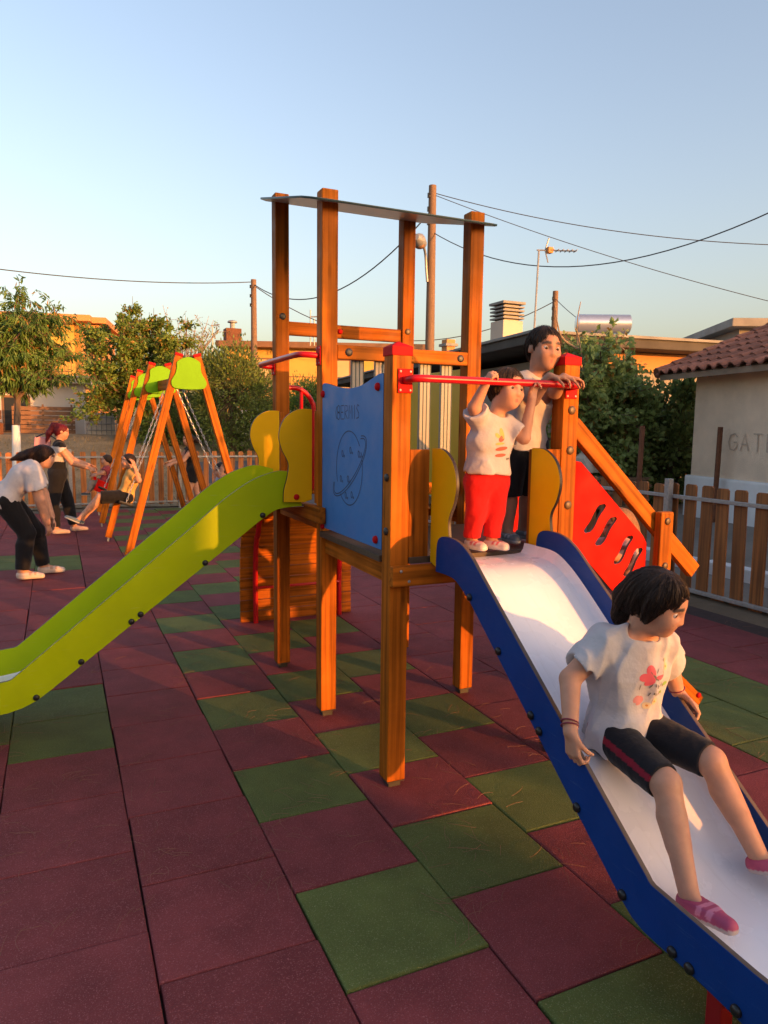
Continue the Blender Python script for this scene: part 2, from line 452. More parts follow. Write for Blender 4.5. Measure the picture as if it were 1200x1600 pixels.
def ribbon(mb, pts, w, closed=False):
    """flat line of width w through 2D points -> list of quads (2D, z=0)"""
    P = [Vector((q[0], q[1])) for q in pts]
    n = len(P); vs = []
    for i in range(n):
        a = P[(i - 1) % n] if closed or i else P[0]
        b = P[(i + 1) % n] if closed or i < n - 1 else P[-1]
        t = (b - a).normalized(); nn = Vector((-t.y, t.x)) * w / 2
        vs += [P[i] + nn, P[i] - nn]
    fs = [(2 * i, 2 * i + 1, 2 * ((i + 1) % n) + 1, 2 * ((i + 1) % n)) for i in range(n if closed else n - 1)]
    mb.append((vs, fs))

def draw_strokes(name, strokes, w, O, A, B, material, parent=None):
    mb = []; V, F = [], []
    for st in strokes:
        cl = st[0] == 'c'; ribbon(mb, st[1], w, cl)
    for vs, fs in mb:
        o = len(V); V += [(v.x, v.y, 0) for v in vs]; F += [tuple(i + o for i in f) for f in fs]
    me = bpy.data.meshes.new(name); me.from_pydata(V, [], F); me.materials.append(material)
    A, B, O = Vector(A).normalized(), Vector(B).normalized(), Vector(O)
    Nn = A.cross(B)
    return put(name, me, parent, Matrix(((A.x, B.x, Nn.x, O.x), (A.y, B.y, Nn.y, O.y), (A.z, B.z, Nn.z, O.z), (0, 0, 0, 1))))

# ------------------------------------------------------------------ terrain
def sstep(a, b, x):
    t = np.clip((x - a) / (b - a), 0, 1)
    return t * t * (3 - 2 * t)

def terrain(x, y):
    x = np.asarray(x, float); y = np.asarray(y, float)
    a = sstep(13.6, 25.0, y) * 1.25
    b = sstep(5.2, 8.2, x) * 0.42 * (1 - sstep(12, 18, y))
    inside = (1 - sstep(5.0, 5.12, x)) * (1 - sstep(13.15, 13.4, y))
    wob = 0.03 * (np.sin(x * 1.7 + y * 0.6) + np.sin(y * 1.3 - x * 0.5)) * (1 - inside)
    return a + b + wob * 0.6 - 0.10 * inside + 0.0

def patch(name, xs, ys, off, material, parent=None):
    X, Y = np.meshgrid(xs, ys)
    Z = terrain(X, Y) + off
    V = np.stack([X.ravel(), Y.ravel(), Z.ravel()], 1)
    n = len(xs); F = []
    for j in range(len(ys) - 1):
        for i in range(n - 1):
            a = j * n + i
            F.append((a, a + 1, a + n + 1, a + n))
    me = bpy.data.meshes.new(name); me.from_pydata(V.tolist(), [], F); me.materials.append(material)
    smooth(me, 60)
    return tag(put(name, me, parent), kind='structure')

coarse_lo = np.array([-900, -400, -150, -60, -30, -18.]); coarse_hi = np.array([34, 60, 120, 250, 500, 900.])
patch('ground', np.r_[coarse_lo, np.arange(-12, 30, 0.5), coarse_hi], np.r_[coarse_lo, np.arange(-12, 30, 0.5), coarse_hi], 0, M['earth'])
patch('dry_grass_field', np.arange(-30, 7.6, 0.5), np.arange(13.45, 31, 0.5), 0.012, M['drygrass'])
patch('street', np.arange(5.25, 34.1, 0.4), np.arange(-20, 22.1, 0.5), 0.012, M['asphalt'])
patch('side_road', np.arange(2.6, 14.1, 0.5), np.arange(16.2, 19.3, 0.5), 0.026, M['road'])

# dry grass blades on the field behind the back fence
V, F = [], []
for i in range(9000):
    x = rng.uniform(-7, 4.2); y = rng.uniform(13.5, 23.5)
    z = float(terrain(x, y)); h = rng.uniform(0.04, 0.16); a = rng.uniform(0, 6.28); w = 0.008
    dx, dy = math.cos(a) * w, math.sin(a) * w; lx, ly = rng.normal(0, 0.05), rng.normal(0, 0.05)
    o = len(V); V += [(x - dx, y - dy, z), (x + dx, y + dy, z), (x + lx, y + ly, z + h)]; F.append((o, o + 1, o + 2))
me = bpy.data.meshes.new('dry_grass_blades'); me.from_pydata(V, [], F); me.materials.append(M['drygrass'])
tag(put('dry_grass_blades', me), 'straw coloured dry grass blades on the field behind the fence', 'grass', kind='stuff')

# ------------------------------------------------------------------ rubber tile floor
TS = 0.5
def tile_is_green(k, v0):
    """k: column, v0: start of the tile along the column, in tiles"""
    if k in (0, 1, 2):
        return int(math.floor(v0 + 1e-6)) % 2 == (0, 0, 1)[k]
    if k in (-3, -2): return 3.9 <= v0 < 5.9 or 14 <= v0 < 16
    if k in (5, 6): return -0.6 <= v0 < 4.0 or 12 <= v0 < 15
    return False

def tile_mesh(nm, material):
    me = bpy.data.meshes.new(nm)
    bm = bmesh.new(); bmesh.ops.create_cube(bm, size=1)
    for v in bm.verts: v.co = Vector((v.co.x * 0.4945, v.co.y * 0.4945, v.co.z * 0.045 - 0.0225))
    top = [e for e in bm.edges if all(v.co.z > -0.001 for v in e.verts)]
    bmesh.ops.bevel(bm, geom=top, offset=0.008, segments=2, affect='EDGES', profile=0.6)
    bot = [f for f in bm.faces if f.normal.z < -0.9]
    bmesh.ops.delete(bm, geom=bot, context='FACES')
    bm.to_mesh(me); bm.free(); me.materials.append(material)
    return me

floor = MB().box((-5.0, -5.0, -0.09), (4.86, 13.1, -0.035)).build('rubber_floor', M['tile_gap'])
tag(floor, kind='structure')
tm = {False: tile_mesh('rubber_tile', M['tile_red']), True: tile_mesh('rubber_tile_green', M['tile_green'])}
cells = []
for k in range(-10, 10):
    off = 0.5 if k % 2 else 0.0
    for j in range(-10, 26):
        v0 = j + off
        x, y = (k + 0.5) * TS, (v0 + 0.5) * TS
        if x + 0.25 > 4.80 or y + 0.25 > 13.05 or y - 0.25 < -5: continue
        d = Vector((x, y, 0)) - CAM_POS
        zc = d.dot(fwd)
        vis = zc > 0.3 and abs(d.dot(rgt) / zc) < 0.533 + 0.3 / max(zc, .5) and abs(d.dot(upv) / zc) < 0.71 + 0.3 / max(zc, .5)
        cells.append((0 if vis else 1, d.length, x, y, tile_is_green(k, v0)))
cells.sort()
rest = MB()
for i, (nv, dd, x, y, gr) in enumerate(cells):
    dz = rng.normal(0, 0.0012)
    if nv == 0 and i < 298:
        mw = Matrix.Translation((x + rng.normal(0, .0012), y + rng.normal(0, .0012), dz)) @ Matrix.Rotation(rng.normal(0, 0.003), 4, 'Z') @ \
            Matrix.Rotation(rng.normal(0, 0.002), 4, 'X') @ Matrix.Rotation(rng.normal(0, 0.002), 4, 'Y')
        put('rubber_tile', tm[gr], floor, mw)
    else:
        h = 0.247
        rest.box((x - h, y - h, -0.03), (x + h, y + h, dz), 1 if gr else 0)
tag(rest.build('rubber_tile_expanse', [M['tile_red'], M['tile_green']], floor), kind='stuff')

# pine needles lying on the tiles
V, F = [], []
def needle(x, y, a, L, curv, z):
    n = 5; w = 0.0007
    o = len(V); px_, py_, aa = x, y, a
    for i in range(n + 1):
        nx, ny = -math.sin(aa) * w, math.cos(aa) * w
        zz = z + 0.002 + 0.004 * math.sin(math.pi * i / n)
        V.extend([(px_ + nx, py_ + ny, zz), (px_ - nx, py_ - ny, zz), (px_, py_, zz + 0.0010)])
        px_ += math.cos(aa) * L / n; py_ += math.sin(aa) * L / n; aa += curv / n
    for i in range(n):
        b = o + 3 * i
        F.extend([(b, b + 3, b + 5, b + 2), (b + 2, b + 5, b + 4, b + 1)])
for c in range(170):
    d = rng.uniform(0.4, 1) ** 1.2 * 7.0; ang = YAW + rng.uniform(-0.55, 0.55)
    cx = CAM_POS.x + math.sin(ang) * d; cy = CAM_POS.y + math.cos(ang) * d
    if rng.uniform() < 0.45: cx = round(cx / TS) * TS + rng.normal(0, 0.02)
    a0 = rng.uniform(0, 6.28)
    for i in range(rng.integers(2, 8)):
        if cx > 4.7: continue
        needle(cx + rng.normal(0, .07), cy + rng.normal(0, .07), a0 + rng.normal(0, 0.7), rng.uniform(0.05, 0.13), rng.normal(0, 0.7), 0.003)
me = bpy.data.meshes.new('pine_needles'); me.from_pydata(V, [], F); me.materials.append(M['needle'])
tag(put('pine_needles', me), 'dry brown pine needles scattered over the rubber tiles', 'pine needles', kind='stuff')

# ------------------------------------------------------------------ fences
def slat_mesh(nm, w, h, t, material):
    me = bpy.data.meshes.new(nm)
    bm = bmesh.new(); r = 0.018
    prof = [(0, -w / 2), (h - r, -w / 2), (h, -w / 2 + r), (h, w / 2 - r), (h - r, w / 2), (0, w / 2)]
    vs = [bm.verts.new((a, b, -t / 2)) for a, b in prof]
    f = bm.faces.new(vs)
    ex = bmesh.ops.extrude_face_region(bm, geom=[f])
    for v in [g for g in ex['geom'] if isinstance(g, bmesh.types.BMVert)]: v.co.z += t
    bmesh.ops.recalc_face_normals(bm, faces=bm.faces)
    bm.to_mesh(me); bm.free(); me.materials.append(material)
    return me

def fence(label, p0, p1, out, pitch, w, top, wood_m, posts, rail_z=(0.13, 1.02)):
    """slats stand on the 'out' side of the two steel rails"""
    p0, p1, out = Vector(p0), Vector(p1), Vector(out)
    d = (p1 - p0).normalized(); L = (p1 - p0).length
    root = empty('slat_fence', (p0 + p1) / 2, label, 'fence')
    sm_ = slat_mesh('slat', w, top - 0.09, 0.022, wood_m)
    n = int(L / pitch)
    for i in range(n):
        q = p0 + d * (i + 0.5) * pitch + out * 0.036 + d * random.gauss(0, 0.007)
        z = Vector((0, 0, 1)); a = random.gauss(0, 0.011)
        X = (z * math.cos(a) + d * math.sin(a)); Yv = (d * math.cos(a) - z * math.sin(a)); N = X.cross(Yv)
        q = q + z * (0.09 + random.gauss(0, 0.009))
        put('slat', sm_, root, Matrix(((X.x, Yv.x, N.x, q.x), (X.y, Yv.y, N.y, q.y), (X.z, Yv.z, N.z, q.z), (0, 0, 0, 1))))
    for rz in rail_z:
        beam('rail', p0 + Vector((0, 0, rz)), p1 + Vector((0, 0, rz)), 0.04, 0.035, M['steel'], root, 0.004)
    for s in posts:
        q = p0 + d * s - out * 0.035
        beam('steel_post', q + Vector((0, 0, -0.05)), q + Vector((0, 0, top + 0.05)), 0.06, 0.06, M['steel'], root, 0.004)
    return root
fence('low fence of orange slats behind the swings', (-5.0, 13.0, 0), (4.80, 13.0, 0), (0, 1, 0), 0.178, 0.10, 1.12, M['fence_wood_pale'],
      [0.5, 2.5, 4.5, 6.5, 8.5])
fence('low fence of brown slats beside the plastered house', (4.82, -3.4, 0), (4.82, 12.95, 0), (1, 0, 0), 0.2, 0.125, 1.14, M['fence_wood'],
      [0.9, 2.9, 4.9, 6.9, 8.9, 10.9, 12.9, 14.9])
for i in range(14):
    y = -4 + i * 1.0
    MB().box((5.86, y + 0.01, -0.1), (6.02, y + 0.99, 0.20 + random.gauss(0, 0.006))).build('kerb_stone', M['white_paint'], None, 0.012)
ks = [o for o in bpy.data.objects if o.name.startswith('kerb_stone')]
for o in ks: tag(o, 'white painted kerb stone on the street behind the brown slat fence', 'kerb', 'kerb stones outside the fence')

# ------------------------------------------------------------------ background buildings
def hexbox(mb, O, ax, ay, sx, sy, z0, z1, mi=0):
    """box with base corner O, horizontal axes ax, ay"""
    O, ax, ay = Vector(O), Vector(ax), Vector(ay)
    c = [O, O + ax * sx, O + ax * sx + ay * sy, O + ay * sy]
    vs = [(q.x, q.y, z0) for q in c] + [(q.x, q.y, z1) for q in c]
    return mb.hexa(vs, mi)

# --- plastered house with clay tile roof (right)
hd = Vector((-0.19, -0.982, 0)).normalized()        # along the front wall, towards the camera side
hn = Vector((0.982, -0.19, 0)).normalized()         # into the house
H0 = Vector((8.0, 6.2, 0))
house = empty('plastered_house', H0 + hd * 3 + hn * 3, 'low plastered house with white plinth and clay tile roof', 'house')
mb = MB(); hexbox(mb, H0, hd, hn, 9, 6, 0.2, 2.50)
mb.build('wall', M['plaster'], house, 0.02)
mb = MB(); hexbox(mb, H0 - hn * 0.06 - hd * 0.06, hd, hn, 9.1, 6.1, 0.15, 1.0)
mb.build('plinth', M['white_paint'], house, 0.03)
gl = [[(1, .8), (.7, 1), (.2, .9), (0, .5), (.2, .08), (.7, 0), (1, .3), (.95, .5), (.6, .48)], [(0, 0), (.45, 1), (.9, 0)], [(.18, .38), (.75, .38)], [(0, 1), (.9, 1)], [(.45, 1), (.5, 0)], [(.85, 1), (.1, 1), (.1, 0), (.9, .03)], [(.1, .52), (.7, .5)]]
gi = [0, 1, 1, 2, 2, 3, 3]
draw_strokes('graffiti', [('o', [(0.80 + k * 0.235 + a * 0.17, 1.40 + b_ * 0.23) for a, b_ in s_]) for k, s_ in zip(gi, gl)], 0.018, H0 - hn * 0.012, hd, (0, 0, 1), M['graffiti'], house)
# roof: pitched plane rising from the eave, tiles as single clay pieces
ev0 = H0 - hn * 0.38 - hd * 0.38 + Vector((0, 0, 2.50))
ridge_run, rise = 2.6, 1.02
us = (hn * ridge_run + Vector((0, 0, rise))).normalized()      # up the slope
nrm = hd.cross(us).normalized()
if nrm.z < 0: nrm = -nrm
mb = MB()
def rp(a, b, c): return ev0 + hd * a + us * b + nrm * c
mb.hexa([rp(0, 0, -0.09), rp(9.2, 0, -0.09), rp(9.2, 2.8, -0.09), rp(0, 2.8, -0.09), rp(0, 0, -0.01), rp(9.2, 0, -0.01), rp(9.2, 2.8, -0.01), rp(0, 2.8, -0.01)])
mb.build('roof_board', M['roof_under'], house)
bl = ev0 + hn * ridge_run * 2; bl.z = ev0.z
mb = MB()
a_, b_ = rp(0, 2.8, -0.08), rp(9.2, 2.8, -0.08)
vs = [a_, b_, bl + hd * 9.2, bl]
mb.hexa([tuple(v - Vector((0, 0, 0.08))) for v in vs] + [tuple(v) for v in vs]); mb.build('rear_roof', M['roof_under'], house)
mb = MB(); g0 = H0 + Vector((0, 0, 2.49))                       # gable infill
mb.add([g0, g0 + hn * 4.6, g0 + hn * 2.25 + Vector((0, 0, 0.85)), g0 + hd * 0.2, g0 + hn * 4.6 + hd * 0.2, g0 + hn * 2.25 + hd * 0.2 + Vector((0, 0, 0.85))],
       [(0, 1, 2), (3, 5, 4), (0, 3, 4, 1), (1, 4, 5, 2), (2, 5, 3, 0)])
mb.build('gable', M['plaster'], house)
def tile_piece():
    me = bpy.data.meshes.new('roof_tile'); V, F = [], []
    prof = []
    for k in range(9):                       # S profile: flat pan then barrel
        t = k / 8
        prof.append((t * 0.23, 0.010 + (0.055 * math.sin(math.pi * (t - 0.35) / 0.65) if t > 0.35 else -0.008 * math.sin(math.pi * t / 0.35))))
    for end, lift in ((0, 0.028), (0.40, 0.0)):
        for x, z in prof: V.append((x, end, z + lift))
    n = len(prof)
    for x, z in prof: V.append((x, 0, z + 0.028 - 0.018))
    for i in range(n - 1):
        F.append((i, i + 1, n + i + 1, n + i)); F.append((2 * n + i, 2 * n + i + 1, i + 1, i))
    me.from_pydata(V, [], F); me.materials.append(M['roof_tile']); smooth(me, 50)
    return me
tp = tile_piece()
for r in range(8):
    for c in range(37):
        o = rp(c * 0.215 + random.gauss(0, .004), r * 0.345 + random.gauss(0, .006) - 0.05, random.gauss(0, .003))
        a = random.gauss(0, 0.012)
        A = hd * math.cos(a) + us * math.sin(a); B = us * math.cos(a) - hd * math.sin(a)
        put('roof_tile', tp, house, Matrix(((A.x, B.x, nrm.x, o.x), (A.y, B.y, nrm.y, o.y), (A.z, B.z, nrm.z, o.z), (0, 0, 0, 1))))
for b in range(9):
    MB().tube([rp(-0.04, b * 0.3, 0.03), rp(-0.04, b * 0.3 + 0.34, 0.02)], [0.085, 0.07], 8).build('verge_tile', M['roof_tile'], house, sm=True)

# --- long one-storey house with dark flat roof (behind the tower)
long_house = empty('long_house', (11, 15, 0), 'long unfinished single storey house under a dark flat roof slab', 'house')
bd = Vector((0.12, 1, 0)).normalized(); bn = Vector((1, -0.12, 0)).normalized()
B0 = Vector((8.55, 10.3, 0))
mb = MB(); hexbox(mb, B0, bd, bn, 15, 6.6, 0.0, 3.1); mb.build('wall', M['plaster_grey'], long_house)
mb = MB(); hexbox(mb, B0 - bd * 0.7 - bn * 0.9, bd, bn, 17, 8.0, 3.28, 3.46); mb.build('roof_slab', M['dark_roof'], long_house, 0.02)
mb = MB(); hexbox(mb, B0 - bd * 0.75 - bn * 0.95, bd, bn, 17.1, 8.1, 3.463, 3.52); mb.build('roof_edge', M['concrete'], long_house, 0.01)
mb = MB(); hexbox(mb, B0 - bd * 0.08 - bn * 0.02, bn, bd, 6.7, 0.3, 2.88, 3.27); mb.build('lit_wall_strip', M['orange_wall'], long_house, 0.01)  # sunlit strip of wall, the evening light put into its orange colour
for i in range(4):
    q = B0 + bd * (1.5 + i * 3.2) - bn * 0.02
    mb = MB(); hexbox(mb, q, bd, bn, 1.1, 0.06, 1.3, 2.5); w = mb.build('window', M['brown_trim'], long_house, 0.01)
    mb = MB(); hexbox(mb, q + bd * 0.08 - bn * 0.012, bd, bn, 0.94, 0.06, 1.38, 2.42); mb.build('pane', M['glass'], w)
q = B0 + bn * 1.7 - bd * 0.03
mb = MB(); hexbox(mb, q, bn, bd, 1.0, 0.05, 0.4, 2.3); mb.build('door', M['brown_trim'], long_house, 0.01)
ch = empty('chimney', (9.3, 13.2, 3.5), 'square plastered chimney with slotted top on the dark roof', 'chimney')
mb = MB().box((9.02, 12.95, 3.5), (9.58, 13.5, 4.22)); mb.build('shaft', M['cream'], ch, 0.01)
for i in range(4):
    MB().box((9.00, 12.93, 4.26 + i * 0.085), (9.60, 13.52, 4.30 + i * 0.085)).build('slat', M['concrete'], ch, 0.005)
MB().box((9.10, 13.03, 4.221), (9.50, 13.42, 4.60)).build('core', M['black'], ch)
MB().box((8.98, 12.91, 4.60), (9.62, 13.54, 4.66)).build('cap', M['concrete'], ch, 0.01)
c2 = empty('chimney', (12.6, 22, 3.6), 'thin brick chimney far behind beside the utility pole', 'chimney')
MB().box((12.5, 21.9, 3.6), (12.85, 22.3, 4.9)).build('shaft', M['orange_wall'], c2, 0.01)
MB().box((12.42, 21.82, 4.65), (12.93, 22.38, 4.75)).build('cap', M['concrete'], c2, 0.01)
# antenna on the roof
an = empty('roof_antenna', (9.75, 12.7, 3.5), 'tall television aerial on a mast above the dark roof', 'aerial')
ab = Vector((9.72, 12.7, 3.5)); at_ = Vector((9.82, 12.75, 5.85))
MB().tube([ab, at_], 0.022, 6).build('mast', M['steel'], an)
ad = Vector((0.93, -0.36, 0.0))
pv = at_ + ad * 0.05
MB().tube([pv - ad * 0.1, pv + ad * 0.85], 0.018, 6).build('boom', M['steel'], an)
for i in range(6):
    c = pv + ad * (0.28 + i * 0.11); s = Vector((0.36, 0.93, 0)) * 0.14
    MB().tube([c - s, c + s], 0.012, 5).build('element', M['steel'], an)
for sgn in (1, -1):
    MB().tube([pv + ad * 0.1, pv + ad * 0.18 + Vector((0, 0, 0.28 * sgn))], 0.016, 5).build('reflector', M['steel'], an)
MB().box(tuple(pv + ad * 0.2 - Vector((.07, .07, .07))), tuple(pv + ad * 0.2 + Vector((.07, .07, .07)))).build('dipole_box', M['orange_wall'], an, 0.02)
# solar water heater
so = empty('solar_water_heater', (14.2, 15.0, 3.5), 'horizontal silver water tank of a solar heater on the roof', 'water heater')
sd = Vector((0.90, -0.43, 0)); sc_ = Vector((13.35, 14.5, 4.60))
MB().tube([sc_ - sd * 0.75, sc_ - sd * 0.72, sc_ + sd * 0.72, sc_ + sd * 0.75], [0.2, 0.26, 0.26, 0.2], 18).build('tank', M['alu'], so, sm=True)
for s in (-0.6, -0.1, 0.45, 0.65):
    MB().tube([sc_ + sd * s - Vector((0, 0, 0.2)), sc_ + sd * s - Vector((0, 0, 1.1))], 0.025, 6).build('leg', M['steel'], so)

# --- grey slab roof house further right
hb = empty('grey_house', (20, 14, 0), 'grey concrete house edge behind the clay roof', 'house')
MB().hexa([(15.5, 11.8, 0), (26, 6.6, 0), (29, 12, 0), (18.5, 17, 0), (15.5, 11.8, 4.3), (26, 6.6, 4.3), (29, 12, 4.3), (18.5, 17, 4.3)]).build('wall', M['plaster_grey'], hb)
MB().hexa([(15.0, 11.6, 4.31), (26.4, 5.9, 4.31), (30, 12, 4.31), (18.5, 17.6, 4.31), (15.0, 11.6, 4.52), (26.4, 5.9, 4.52), (30, 12, 4.52), (18.5, 17.6, 4.52)]).build('roof_slab', M['concrete'], hb, 0.02)

# --- yellow two-storey house far left
def house_block(name, label, O, ax, ay, sx, sy, h, wall_m, openings, slab=0.45, slab_m='orange_wall', balcony=None, z0=0.8):
    O, ax, ay = Vector(O), Vector(ax).normalized(), Vector(ay).normalized()
    root = empty(name, O + ax * sx / 2 + ay * sy / 2, label, 'house')
    mb = MB(); hexbox(mb, O, ax, ay, sx, sy, z0 - 0.4, h); mb.build('wall', M[wall_m], root)
    mb = MB(); hexbox(mb, O - ax * slab - ay * slab * 1.6, ax, ay, sx + 2 * slab, sy + 3.2 * slab, h + 0.002, h + 0.28); mb.build('roof_slab', M[slab_m], root, 0.02)
    for (a0, a1, za, zb, kind) in openings:
        q = O + ax * a0 - ay * 0.05
        mb = MB(); hexbox(mb, q, ax, ay, a1 - a0, 0.1, za, zb); w = mb.build('door' if kind == 'd' else 'window', M['brown_trim'], root, 0.01)
        mb = MB(); hexbox(mb, q + ax * 0.08 - ay * 0.02, ax, ay, a1 - a0 - 0.16, 0.1, za + 0.08, zb - 0.08)
        mb.build('shutter' if kind != 'g' else 'pane', M['shutter'] if kind != 'g' else M['glass'], w)
    if balcony:
        a0, a1, zb, dep = balcony
        mb = MB(); hexbox(mb, O + ax * a0 - ay * dep, ax, ay, a1 - a0, dep - 0.01, zb, zb + 0.18); bal = mb.build('balcony', M[wall_m], root, 0.01)
        mb = MB()
        for zz in (0.55, 1.05):
            mb.tube([O + ax * a0 - ay * (dep - .05) + Vector((0, 0, zb + zz)), O + ax * a1 - ay * (dep - .05) + Vector((0, 0, zb + zz))], 0.022, 5)
        n = int((a1 - a0) / 0.14)
        for i in range(n + 1):
            q = O + ax * (a0 + (a1 - a0) * i / n) - ay * (dep - .05)
            mb.tube([q + Vector((0, 0, zb + 0.18)), q + Vector((0, 0, zb + 1.05))], 0.011, 4)
        mb.build('railing', M['brown_trim'], bal)
    return root
yl = Vector((0.95, -0.20, 0)); yi = Vector((0.20, 0.95, 0))
house_block('yellow_house', 'yellow two storey house at the far left behind the trees', (-9.5, 36.5, 0), yl, yi, 10.2, 7, 6.15, 'yellow_wall',
            [(2.2, 3.4, 3.9, 5.6, 'w'), (5.6, 6.6, 3.6, 5.7, 'd'), (7.9, 8.9, 3.6, 5.7, 'd'), (3.2, 4.6, 1.2, 2.6, 'g'), (7.2, 8.4, 1.2, 2.6, 'g')],
            slab=0.55, balcony=(1.0, 10.0, 3.35, 1.4))
mb = MB(); hexbox(mb, Vector((-9.5, 36.5, 0)) + yl * 10.21 + yi * 0.0, yl, yi, 1.1, 5, 0.6, 6.1)
wing = empty('stair_wing', (1.0, 36, 0), 'brown rendered stair wing at the right end of the yellow house', 'house'); mb.build('wall', M['orange_wall'], wing)
mb = MB(); hexbox(mb, Vector((-9.5, 36.5, 0)) + yl * 10.77 - yi * 0.3, yl, yi, 0.9, 5.5, 6.15, 6.42); mb.build('roof_slab', M['orange_wall'], wing, 0.02)
# low pale building in front of it
house_block('low_outbuilding', 'low pale outbuilding with a flat lean-to roof behind the young tree', (-7.0, 27.2, 0), (1, -0.06, 0), (0.06, 1, 0), 7.25, 4, 3.05, 'white_wall',
            [(4.6, 5.5, 1.3, 2.6, 'g'), (2.2, 3.2, 1.3, 2.6, 'g')], slab=0.25, slab_m='cream', z0=1.0)
wb = empty('timber_crate', (-0.95, 25.6, 1.2), 'brown slatted timber crate against the pale outbuilding', 'crate')
for i in range(6):
    beam('slat', (-2.05, 25.6, 1.36 + i * 0.155), (-0.1, 25.55, 1.36 + i * 0.155), 0.05, 0.135, M['brown_trim'], wb)
for x in (-1.95, -1.1, -0.2):
    beam('batten', (x, 25.65, 1.2), (x, 25.65, 2.28), 0.06, 0.06, M['brown_trim'], wb)
bn_ = empty('garden_bench', (-3.2, 25.2, 1.2), 'small brown bench at the left edge by the outbuilding', 'bench')
beam('seat', (-3.9, 25.2, 1.62), (-2.35, 25.15, 1.62), 0.4, 0.06, M['rust'], bn_)
beam('backrest', (-3.9, 25.38, 1.9), (-2.35, 25.33, 1.9), 0.04, 0.3, M['rust'], bn_)
for x in (-3.8, -2.45):
    beam('leg', (x, 25.2, 1.15), (x, 25.2, 1.62), 0.3, 0.06, M['rust'], bn_)
wc = empty('wire_cage', (0.6, 25.6, 1.2), 'white wire cage container beside the timber crate', 'cage')
MB().box((0.28, 25.45, 1.2), (1.2, 26.1, 2.02)).build('tank', M['white_wall'], wc, 0.05)
for i in range(7):
    MB().tube([(0.24 + i * 0.165, 25.42, 1.18), (0.24 + i * 0.165, 25.42, 2.1)], 0.014, 5).build('wire', M['steel'], wc)
for i in range(5):
    MB().tube([(0.24, 25.41, 1.2 + i * 0.22), (1.24, 25.41, 1.2 + i * 0.22)], 0.014, 5).build('wire', M['steel'], wc)
# --- yellow house behind the tower
yl2 = Vector((0.93, -0.36, 0)); yi2 = Vector((0.36, 0.93, 0))
o2 = house_block('ochre_house', 'ochre two storey house with a railed balcony seen behind the tower', (6.9, 33.6, 0), yl2, yi2, 9.5, 7, 5.35, 'yellow_wall',
            [(1.2, 2.2, 3.3, 4.9, 'd'), (5.0, 6.0, 3.3, 4.9, 'w'), (1.6, 2.8, 0.9, 2.2, 'g'), (5.0, 6.4, 0.9, 2.2, 'g')], slab=0.4, slab_m='brown_trim', balcony=(0.2, 9.2, 2.9, 1.2))
c3 = empty('chimney', (7.4, 34.2, 5.6), 'small brick chimney with metal cowl on the ochre house', 'chimney')
MB().box((7.0, 34.0, 5.6), (7.75, 34.7, 6.35)).build('shaft', M['rust'], c3, 0.01)
MB().tube([(7.38, 34.35, 6.35), (7.38, 34.35, 6.65)], 0.12, 8).build('flue', M['steel'], c3)
MB().dome((7.38, 34.35, 6.65), (0, 0, 1), 0.24, 0.12).build('cowl', M['steel'], c3)
# far white garden wall and gate seen under the round tree
gw = empty('garden_wall', (6.5, 26.5, 1.1), 'low white garden wall with railings beyond the road', 'wall')
MB().box((5.6, 26.0, 1.0), (9.6, 26.25, 1.62)).build('base', M['white_wall'], gw, 0.02)
for i in range(22):
    MB().box((5.65 + i * 0.18, 26.09, 1.62), (5.72 + i * 0.18, 26.15, 2.35)).build('paling', M['white_paint'], gw)

# --- utility poles, lamp and wires
def pole(label, base, top, r, lamp=False):
    root = empty('utility_pole', base, label, 'pole')
    b, t = Vector(base), Vector(top)
    MB().tube([b, b.lerp(t, 0.5), t], [r * 1.25, r * 1.1, r * 0.9], 10).build('shaft', M['pole_wood'], root, sm=True)
    for dz in (0.35, 0.75, 1.15):
        q = t - Vector((0, 0, dz))
        MB().tube([q, q - Vector((0.16, 0.05, -0.02))], 0.018, 5).build('bracket', M['steel'], root)
        MB().tube([q - Vector((0.16, 0.05, 0.04)), q - Vector((0.16, 0.05, -0.1))], 0.035, 6).build('insulator', M['black'], root)
    if lamp:
        q = Vector((b.x, b.y, 0)) + Vector((0, 0, 6.1)); off = Vector((-0.91, 0.41, 0)); fo = Vector((-0.41, -0.91, 0))
        MB().tube(catmull([q + off * 0.12, q + off * 0.16 + Vector((0, 0, .4)), q + off * 0.20 + Vector((0, 0, 0.8)) + fo * 0.10, q + off * 0.30 + Vector((0, 0, 1.0)) + fo * 0.5], 5), 0.04, 7).build('lamp_arm', M['steel'], root, sm=True)
        hpos = q + off * 0.28 + Vector((0, 0, 0.98)) + fo * 0.4
        mb = MB(); dirv = (fo * 0.9 + off * 0.35 + Vector((0, 0, 0.12))).normalized()
        mb.tube([hpos, hpos + dirv * 0.12, hpos + dirv * 0.45, hpos + dirv * 0.70], [0.08, 0.15, 0.20, 0.09], 12)
        hd_ = mb.build('lamp_head', M['steel'], root, sm=True)
        MB().dome(hpos + dirv * 0.35 - Vector((0, 0, 0.1)), (0, 0, -1), 0.15, 0.12).build('lens', M['brown_trim'], hd_, sm=True)
    return root
P1T = Vector((10.03, 18.58, 8.99)); P2T = Vector((7.52, 30.66, 8.08)); P3T = Vector((18.44, 23.4, 7.36))
pole('tall wooden utility pole with a street lamp behind the tower', (9.95, 18.4, 0), P1T, 0.13, True)
pole('wooden utility pole left of the tower above the ochre house', (7.5, 30.6, 0.8), P2T, 0.13)
pole('distant utility pole behind the boys on the platform', (18.4, 23.3, 0.3), P3T, 0.13)
